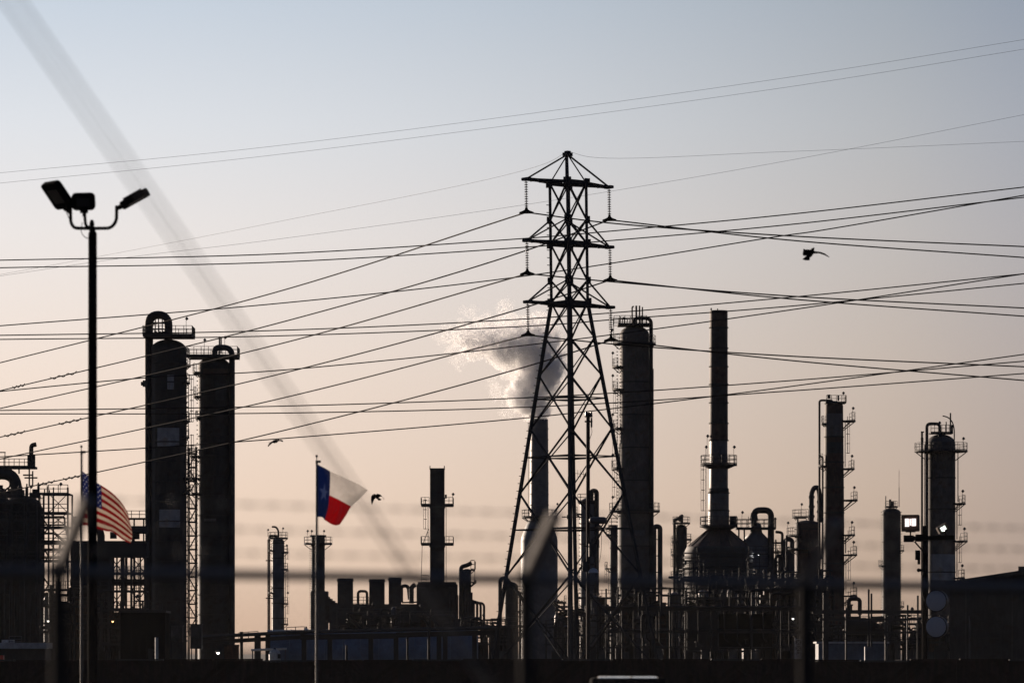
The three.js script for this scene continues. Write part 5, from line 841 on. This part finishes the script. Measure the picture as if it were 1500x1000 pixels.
const stripeTex = flagTexture((x, w, h) => { for (let k = 0; k < 13; k++) { x.fillStyle = k % 2 ? '#bfae9a' : '#800c11'; x.fillRect(0, h * k / 13, w, h / 13 + 1); } x.fillStyle = '#141f52'; x.fillRect(0, 0, w * 0.4, h * 7 / 13); x.fillStyle = '#e0e0e4'; for (let r = 0; r < 9; r++) for (let c = 0; c < (r % 2 ? 5 : 6); c++) star(x, w * 0.4 * ((c * 2 + 1 + (r % 2)) / 12), h * 7 / 13 * ((r + 1) / 10), h * 0.022); }, 760, 400);
function flag(name, label, px, topRow, Z, tex, grid, depth, ripple) {
  const S = site(name, label, 'flag', px, Z), nu = grid[0].length, nv = grid.length, U = 56, W = 30, pos = [], uv = [], idx = [];
  const cat = (p, t) => { const n = p.length - 1, f = clamp(t) * n, i = Math.min(n - 1, Math.floor(f)), k = f - i, P = (j) => p[clamp(j, 0, n)], a = P(i - 1), b = P(i), c = P(i + 1), d = P(i + 2); return b.map((_, q) => 0.5 * (2 * b[q] + (c[q] - a[q]) * k + (2 * a[q] - 5 * b[q] + 4 * c[q] - d[q]) * k * k + (3 * b[q] - a[q] - 3 * c[q] + d[q]) * k * k * k)); };
  for (let j = 0; j <= W; j++) for (let i = 0; i <= U; i++) {
    const u = i / U, v = j / W, q = cat(grid.map((r) => cat(r, u)), v), z = -depth(u, v) + ripple * Math.sin(u * 9 + v * 2.4) * u + ripple * 0.5 * Math.sin(u * 17 - v * 4) * u + 0.035 * noise3(u * 5 + px, v * 4, u * 3) * Math.min(1, u * 4) + 0.014 * noise3(u * 14, v * 9 + px, 2);
    const p = S.p(q[0], q[1], z); pos.push(p.x, p.y, p.z); uv.push(u, 1 - v);
    if (i < U && j < W) { const a = j * (U + 1) + i; idx.push(a, a + U + 1, a + 1, a + 1, a + U + 1, a + U + 2); }
  }
  const g = new THREE.BufferGeometry(); g.setAttribute('position', new THREE.Float32BufferAttribute(pos, 3)); g.setAttribute('uv', new THREE.Float32BufferAttribute(uv, 2)); g.setIndex(idx); g.computeVertexNormals();
  const m = new THREE.MeshPhysicalMaterial({ map: tex, roughness: 1, transmission: 0.28, thickness: 0, side: THREE.DoubleSide });
  S.part('cloth', g, m); return S;
}
function flagPole(label, px, ballRow, Z, r) {
  const S = site('flag_pole', label, 'flag pole', px, Z); S.part('shaft', lathe([[r * 1.5, 0], [r * 1.3, 0.5], [r, S.Y(ballRow + 12)]], 16), M.pole);
  S.part('truck', [cyl(r * 1.2, r * 1.2, 0.1, 0, S.Y(ballRow + 9), 0, 12), box(0.12, 0.06, 0.06, 0.05, S.Y(ballRow + 8), 0)], M.frame); S.part('finial_stem', cyl(0.012, 0.012, 0.16, 0, S.Y(ballRow + 4), 0, 8), M.frame); S.part('ball_finial', new THREE.SphereGeometry(0.035, 14, 10).translate(0, S.Y(ballRow), 0), M.frame);
  S.part('halyard', sweep([V(r + 0.02, S.Y(ballRow + 10), 0.03), V(r + 0.03, 1.2, 0.03)], 0.004, 4), M.strand); return S;
}
flagPole('silver pole carrying the single-star flag near the middle', 463.5, 668, 100, 0.027);
flagPole('silver pole carrying the striped flag, beside the black lamp post', 118.5, 654, 100, 0.026);
flag('star_flag', 'red white and blue flag with a single star blowing right from its pole', 463.5, 680, 100, starTex, [
  [[465, 680], [475, 685], [482, 689], [496, 695], [510, 701], [524, 707.5], [536, 715]],
  [[465, 699], [475, 702], [482, 706], [494, 713], [506, 719], [517, 724], [524, 727]],
  [[465, 719], [474, 721], [481, 724], [490, 728], [498, 732], [505, 735.5], [511, 739]],
  [[465, 739], [473, 740], [479, 742], [486, 747], [492, 750], [498, 752], [503, 752]],
  [[465, 757], [471, 757], [474, 760.5], [478, 763], [483, 766], [489, 767], [494, 765]]], (u, v) => u * (1.2 + v * 0.3), 0.05);
flag('striped_flag', 'stars and stripes flag drooping right behind the black lamp post', 118.5, 690, 100, stripeTex, [
  [[120, 690], [130, 698], [141, 707], [152, 714], [163, 723], [173, 734], [181, 748]],
  [[120, 710], [130, 715], [141, 722], [152, 729], [164, 738], [175, 749], [184, 763]],
  [[120, 730], [130, 734], [141, 740], [153, 746], [165, 754], [177, 764], [186, 775]],
  [[120, 750], [130, 752], [141, 757], [153, 762], [164, 768], [176, 777], [186, 785]],
  [[120, 769], [130, 770], [141, 774], [152, 777], [160, 778], [172, 788], [183, 794]]], (u, v) => u * (1.0 + v * 0.3), 0.06);

// ---------------------------------------------------------------- birds
function bird(label, px, py, Z, span, turn, pose) {              // pose: wing chains (left, right) of [out, up, back] in half spans
  const o = new THREE.Group(); o.name = numbered('flying_bird'); o.position.copy(at(px, py, Z)); o.rotation.set(...turn); scene.add(o); tag(o, label, 'bird', 'birds in flight');
  const L = span * 0.36; 
  part('body', sweep([[0, 0, L * 0.62], [0, 0, L * 0.5], [0, 0.01, L * 0.36], [0, 0.01, L * 0.28], [0, 0, L * 0.05], [0, 0, -L * 0.3], [0, 0, -L * 0.45], [0, 0, -L * 0.75]].map((p) => V(...p)), (t) => span * 0.085 * [0.12, 0.34, 0.5, 0.48, 0.9, 0.85, 0.5, 0.35][Math.round(t * 7)], 10).scale(1, 0.9, 1), M.bird, o);
  part('tail', (() => { const s = new THREE.Shape([[-0.12, 0], [0.12, 0], [0.26, 0.55], [0, 0.62], [-0.26, 0.55]].map(([a, b]) => new THREE.Vector2(a * L, b * L))); return planarUV(new THREE.ExtrudeGeometry(s, { depth: 0.012, bevelEnabled: false }).rotateX(-Math.PI / 2).translate(0, 0, -L * 0.35)); })(), M.bird, o);
  pose.forEach((w, k) => {
    const sg = k ? 1 : -1, n = w.length, pos = [], idx = [], h = span / 2;
    w.forEach(([x, y, b, c], i) => { const t = 0.016 * (1 - i / n) + 0.003; for (const [dz, dy] of [[c * 0.5, 0], [0, t], [-c * 0.5, 0], [0, -t]]) pos.push(sg * x * h, y * h + dy, (-b + dz) * h); if (i) for (let q = 0; q < 4; q++) { const a = (i - 1) * 4 + q, d = (i - 1) * 4 + (q + 1) % 4; idx.push(a, a + 4, d, d, a + 4, d + 4); } });
    const g = new THREE.BufferGeometry(); g.setAttribute('position', new THREE.Float32BufferAttribute(pos, 3)); g.setIndex(idx); const f = g.toNonIndexed(); f.computeVertexNormals(); planarUV(f); part('wing', f, M.bird, o);
  });
}
bird('large dark bird flapping below the wires on the right', 1188, 370, 120, 1.28, [-0.5, 0.3, 0.06], [[[0.04, 0, 0, 0.5], [0.15, 0.02, 0.06, 0.56], [0.26, 0.04, 0.1, 0.56], [0.33, 0.06, 0.06, 0.36], [0.4, 0.1, -0.1, 0.06]], [[0.04, 0, 0, 0.42], [0.2, 0.02, -0.04, 0.22], [0.46, 0.03, -0.06, 0.15], [0.72, 0.0, -0.02, 0.13], [1.0, -0.06, 0.08, 0.04]]]);
bird('small dark bird with wings arched down beside the single-star flag', 551, 727, 140, 0.8, [-0.6, -0.5, -0.15], [[[0.04, 0, 0, 0.55], [0.2, 0.08, -0.02, 0.6], [0.36, -0.06, 0, 0.55], [0.42, -0.4, 0.04, 0.4], [0.4, -0.72, 0.08, 0.1]], [[0.04, 0, 0, 0.55], [0.28, 0.08, -0.02, 0.5], [0.5, 0.02, 0.02, 0.46], [0.72, -0.24, 0.08, 0.34], [0.84, -0.42, 0.14, 0.08]]]);
bird('small dark bird crossing the lowest wire right of the twin columns', 404, 646, 150, 1.0, [-0.25, 0.9, 0.3], [[[0.04, 0, 0, 0.55], [0.3, 0.02, 0, 0.6], [0.55, -0.08, 0.02, 0.45], [0.8, -0.22, 0.05, 0.3], [0.95, -0.36, 0.1, 0.08]], [[0.04, 0, 0, 0.5], [0.3, 0.05, 0, 0.45], [0.55, 0.05, 0.03, 0.36], [0.85, -0.03, 0.1, 0.2], [1.0, -0.08, 0.16, 0.05]]]);

// ---------------------------------------------------------------- near fence with barbed wire, out of focus
{
  const g = new THREE.Group(); g.name = 'chain_link_fence'; scene.add(g); tag(g, 'blurred chain-link fence with leaning arms and three barbed strands close to the viewer', 'fence');
  const A = V(-1.98, 0, -14.8), B = V(2.487, 0, -18.57), dir = B.clone().sub(A).normalize(), n = V(-dir.z, 0, dir.x), H = 2.014; // n leans out over the viewer's side
  if (n.z < 0) n.negate();
  const P = (t, y = 0, off = 0) => A.clone().addScaledVector(dir, t).addScaledVector(n, off).setY(y), len = A.distanceTo(B);
  const tOf = (px) => { const k = (px - CX) / F; return (k * -A.z - A.x) / (dir.x - k * -dir.z); };
  const ts = [tOf(85) - 2.4, tOf(85), tOf(770), tOf(1180), tOf(1180) + 2.4];
  const BARB_TURN = -0.3;
  for (const t of ts) {
    const p = P(t), post = part('post', cyl(0.03, 0.03, H + 0.02, p.x, (H + 0.02) / 2, p.z, 16), M.post, g);
    part('post_cap', new THREE.SphereGeometry(0.034, 14, 8).translate(p.x, H + 0.02, p.z), M.post, post);
    member('barb_arm', unitBox, P(t, H, 0.0), P(t, H + 0.28, 0.2), 0.05, 0.05, M.arm, g).rotateY(t === ts[3] ? 0.7 : BARB_TURN);
  }
  const t0 = ts[0], t1 = ts[ts.length - 1];
  part('top_rail', sweep([P(t0, H, 0), P(t1, H, 0)], 0.021, 12), M.strand, g); part('bottom_wire', sweep([P(t0, 0.08, 0.03), P(t1, 0.08, 0.03)], 0.003, 5), M.fence, g);
  for (const k of [0.31, 0.64, 0.99]) {
    const y = H + 0.28 * k, off = 0.2 * k, N = 160, a = [], b = [];
    for (let i = 0; i <= N; i++) { const t = t0 + (t1 - t0) * i / N, w = i * 2.2; a.push(P(t, y + 0.003 * Math.sin(w), off + 0.003 * Math.cos(w))); b.push(P(t, y - 0.003 * Math.sin(w), off - 0.003 * Math.cos(w))); }
    const st = part('barbed_strand', [sweep(a, 0.0013, 4), sweep(b, 0.0013, 4)], M.strand, g), barbs = [];
    for (let t = t0 + 0.05; t < t1; t += 0.125) { const c = P(t, y, off), u = rr(0, 3); for (const q of [0, 1.57]) barbs.push(barGeo([c.x - Math.cos(u + q) * 0.017, c.y - Math.sin(u + q) * 0.017, c.z - 0.006], [c.x + Math.cos(u + q) * 0.017, c.y + Math.sin(u + q) * 0.017, c.z + 0.006], 0.0034)); barbs.push(sweep([P(t - 0.006, y, off), P(t + 0.006, y, off)], 0.005, 5)); }
    part('barb', barbs, M.strand, st).userData.kind = 'stuff';
  }
  // chain-link: each wire zigzags up and hooks into its neighbour
  const wires = []; const pitch = 0.057;
  for (let k = 0, t = t0 + 0.03; t < t1 - 0.03; t += pitch, k++) {
    const pts = []; for (let j = 0; j <= 67; j++) pts.push(P(t + (j % 2 ? pitch * 0.52 : -pitch * 0.02), 0.06 + j * 0.0285, 0.022 + (j % 2 ? 0.003 : -0.003)));
    wires.push(sweep(pts, 0.0014, 3));
  }
  part('mesh_fabric', wires, M.mesh, g).userData.kind = 'stuff';
}
// pair of guy cables running down from a wooden pole that stands just outside the view
{
  const Z = 12.6, a0 = at(3, 0, Z), a1 = at(602, 850, Z), d = a1.clone().sub(a0), ground = a0.clone().addScaledVector(d, a0.y / -d.y), top = a0.clone().addScaledVector(d, -(9.2 - a0.y) / -d.y);
  const c = (label, off) => { const o = new THREE.Group(); o.name = numbered('guy_cable'); scene.add(o); tag(o, label, 'cable', 'guy cables'); part('strand', sweep([ground.clone(), ground.clone().lerp(top, 0.5).add(off.clone().multiplyScalar(0.5)), top.clone().add(off)], 0.0038, 8), M.strand, o); part('anchor_clamp', cyl(0.02, 0.02, 0.12, 0, 0, 0, 10).translate(ground.x, 0.08, ground.z), M.fence, o); };
  c('blurred diagonal guy cable, left of the close pair across the sky', V(0, 0, 0)); c('blurred diagonal guy cable, right of the close pair across the sky', V(0.12, 0.04, 0.02));
  const S = new THREE.Group(); S.name = 'guyed_pole'; S.position.set(top.x - 0.12, 0, top.z); scene.add(S); tag(S, 'wooden pole just outside the left of the view holding the guy cables', 'utility pole'); part('pole', cyl(0.11, 0.16, 10, 0, 5, 0, 16), M.wood, S); part('crossarm', box(2.2, 0.1, 0.12, 0, 9.5, 0.12), M.wood, S);
}

// ---------------------------------------------------------------- dark car parked in front of the wall: only its shiny roof reaches into the view
{
  const Z = 66, s = Z / F, o = new THREE.Group(); o.name = 'parked_car'; o.position.set((919 - CX) * s, 0, -Z); o.scale.y = 0.94; scene.add(o); tag(o, 'dark parked car at the bottom edge with only its shiny roof showing', 'car');
  const paint = mat(0.02, 0.02, 0.022, { roughness: 0.12, clearcoat: 1, clearcoatRoughness: 0.04 }), W = 0.86;
  const slab = (pts, w, bev) => planarUV(new THREE.ExtrudeGeometry(new THREE.Shape(pts.map((q) => new THREE.Vector2(...q))), { depth: w - 2 * bev, bevelEnabled: true, bevelSize: bev, bevelThickness: bev, bevelSegments: 4 }).translate(0, 0, -w / 2 + bev).rotateY(Math.PI / 2));
  part('body', slab([[-2.2, 0.32], [2.2, 0.32], [2.25, 0.6], [2.1, 0.84], [0.95, 0.92], [-1.6, 0.92], [-2.2, 0.88]], W * 2, 0.06), paint, o);
  part('cabin', slab([[-1.55, 0.9], [1.0, 0.9], [0.35, 1.28], [-0.9, 1.28]], W * 1.5, 0.06), M.blackPaint, o);
  part('roof', slab([[-0.95, 1.283], [0.4, 1.283], [0.1, 1.338], [-0.36, 1.335], [-0.68, 1.316]], W * 1.2, 0.03), paint, o);
  part('roof_seam', box(0.03, 0.01, 0.9, 0.05, 1.362, 0.45), M.frame, o);
  for (const x of [-1, 1]) for (const z of [-1.35, 1.35]) { const w = part('wheel', cyl(0.32, 0.32, 0.2, 0, 0, 0, 24).rotateZ(Math.PI / 2).translate(x * 0.78, 0.32, z), M.blackPaint, o); part('rim', cyl(0.2, 0.2, 0.21, 0, 0, 0, 16).rotateZ(Math.PI / 2).translate(x * 0.78, 0.32, z), M.clad, w); }
  for (const x of [-0.6, 0.6]) part('tail_lamp', box(0.3, 0.12, 0.05, x, 0.72, 2.18), M.red, o);
}

// ---------------------------------------------------------------- steam plume: a cloud of droplet clusters, dense in its billows and thin at its edges
{
  const Z = 750, s = Z / F, o = at(790, 614, Z);
  const blobs = [ // column, row, radius in pixels, depth offset in pixels, density
    [790, 610, 12, 0, 1], [656, 484, 11, 0, 0.3], [640, 492, 9, 0, 0.2], [692, 458, 10, 0, 0.2], [742, 446, 10, 0, 0.2], [662, 514, 11, 0, 0.3], [664, 528, 8, 0, 0.2], [788, 602, 16, 0, 1], [780, 597, 18, 4, 1], [776, 586, 21, 0, 1], [766, 577, 20, 8, 1], [757, 572, 13, 14, 1], [752, 584, 11, 6, 0.9], [764, 594, 13, 10, 1], [786, 572, 24, -4, 1], [768, 558, 15, 16, 1], [776, 548, 14, 14, 1], [757, 558, 11, 12, 1], [798, 560, 20, -6, 1], [806, 546, 18, -4, 1], [814, 538, 12, 0, 0.9], [790, 545, 26, -8, 1], [800, 528, 22, -6, 1], [780, 528, 24, 0, 1], [812, 522, 13, 0, 0.8],
    [768, 512, 24, 0, 0.9], [790, 508, 24, -4, 0.9], [800, 494, 18, 0, 0.8], [775, 494, 22, 4, 0.8], [750, 520, 19, 4, 1], [737, 528, 14, 8, 0.87], [752, 500, 20, 0, 1], [733, 512, 18, 0, 1], [730, 496, 17, 4, 0.87], [712, 506, 17, 0, 0.87], [715, 490, 15, 4, 0.72], [696, 500, 17, 0, 0.87], [690, 512, 13, 6, 0.65], [680, 494, 15, 0, 0.72], [668, 500, 12, 0, 0.58], [680, 522, 10, 4, 0.43], [672, 534, 8, 4, 0.33], [656, 497, 9, 0, 0.38], [645, 499, 9, 0, 0.27], [734, 478, 13, 0, 0.43], [752, 476, 13, 0, 0.43], [770, 472, 13, 0, 0.35], [790, 472, 14, 0, 0.45], [742, 462, 13, 0, 0.36], [735, 450, 10, 0, 0.22], [712, 468, 11, 0, 0.32], [700, 476, 12, 0, 0.45], [676, 476, 10, 0, 0.27], [678, 456, 9, 0, 0.17], [728, 574, 13, 0, 0.3], [722, 560, 10, 0, 0.17], [742, 602, 11, 0, 0.27], [744, 545, 12, 6, 0.51], [822, 530, 9, 0, 0.4], [812, 505, 11, 0, 0.45], [800, 470, 12, 0, 0.45], [818, 492, 10, 0, 0.22],
  ].map(([x, y, r, z, d]) => ({ c: at(x, y, Z).add(V(0, 0, z * s)), r: r * s * 1.34, d }));
  const fb = (p, f) => noise3(p.x * f, p.y * f, p.z * f) * 0.55 + noise3(p.x * f * 2.1 + 5, p.y * f * 2.1, p.z * f * 2.1) * 0.28 + noise3(p.x * f * 4.3, p.y * f * 4.3 + 9, p.z * f * 4.3) * 0.17;
  const vol = blobs.map((b) => b.r ** 3 * b.d ** 0.8), sum = vol.reduce((a, b) => a + b, 0), q = new THREE.Quaternion(), e = new THREE.Euler();
  const tri = [0, 1, 2].map((k) => V(Math.cos(k * 2.094), Math.sin(k * 2.094), 0)), COUNT = 1900000, nn = V(), MOST = 1000000, pos = new Float32Array(MOST * 9), nor = new Float32Array(MOST * 9);
  let at9 = 0;
  seed = 4242;
  for (let bi = 0; bi < blobs.length; bi++) {
    const b = blobs[bi], n = COUNT * vol[bi] / sum;
    for (let k = 0; k < n; k++) {
      const u = rr(-1, 1), a = rr(0, 2 * Math.PI), rad = Math.cbrt(rnd()) * 1.15, w = Math.sqrt(1 - u * u), p = V(w * Math.cos(a), u, w * Math.sin(a)).multiplyScalar(rad * b.r).add(b.c);
      if (p.y < o.y - 0.4) continue;
      const bil = Math.abs(noise3(p.x * 0.3, p.y * 0.3, p.z * 0.3)) * 0.6 + Math.abs(noise3(p.x * 0.68 + 4, p.y * 0.68, p.z * 0.68)) * 0.34 + Math.abs(noise3(p.x * 1.5, p.y * 1.5 + 8, p.z * 1.5)) * 0.16, thin = b.d < 0.6, edge = (thin ? 0.55 : 0.6) + bil * (thin ? 0.85 : 0.72) - rad;      // billowing outline
      if (edge < 0) continue;
      if (thin && rnd() > clamp(edge * 3 + b.d * 0.5)) continue;                                    // thin, torn edges of the drifting part
      const size = thin ? rr(0.03, 0.058) : rr(0.038, 0.069); q.setFromEuler(e.set(rr(0, 6.28), rr(0, 6.28), rr(0, 6.28)));
      nn.set(0, 0, 1).applyQuaternion(q);
      if (at9 >= MOST * 9) break;
      for (const t of tri) { const v = t.clone().applyQuaternion(q).multiplyScalar(size).add(p); pos.set([v.x, v.y, v.z], at9); nor.set([nn.x, nn.y, nn.z], at9); at9 += 3; }
    }
  }
  const g = new THREE.BufferGeometry(); g.setAttribute('position', new THREE.BufferAttribute(pos.slice(0, at9), 3)); g.setAttribute('normal', new THREE.BufferAttribute(nor.slice(0, at9), 3));
  const m = part('steam_plume', g, M.steam, scene); tag(m, 'billowing white steam drifting left from the bulb-based stack behind the pylon', 'steam', null, 'stuff');
}

// ---------------------------------------------------------------- thin evening haze over the plant
scene.fog = new THREE.FogExp2(new THREE.Color(0.95, 0.93, 0.92), 0.000013);

renderer.render(scene, camera);
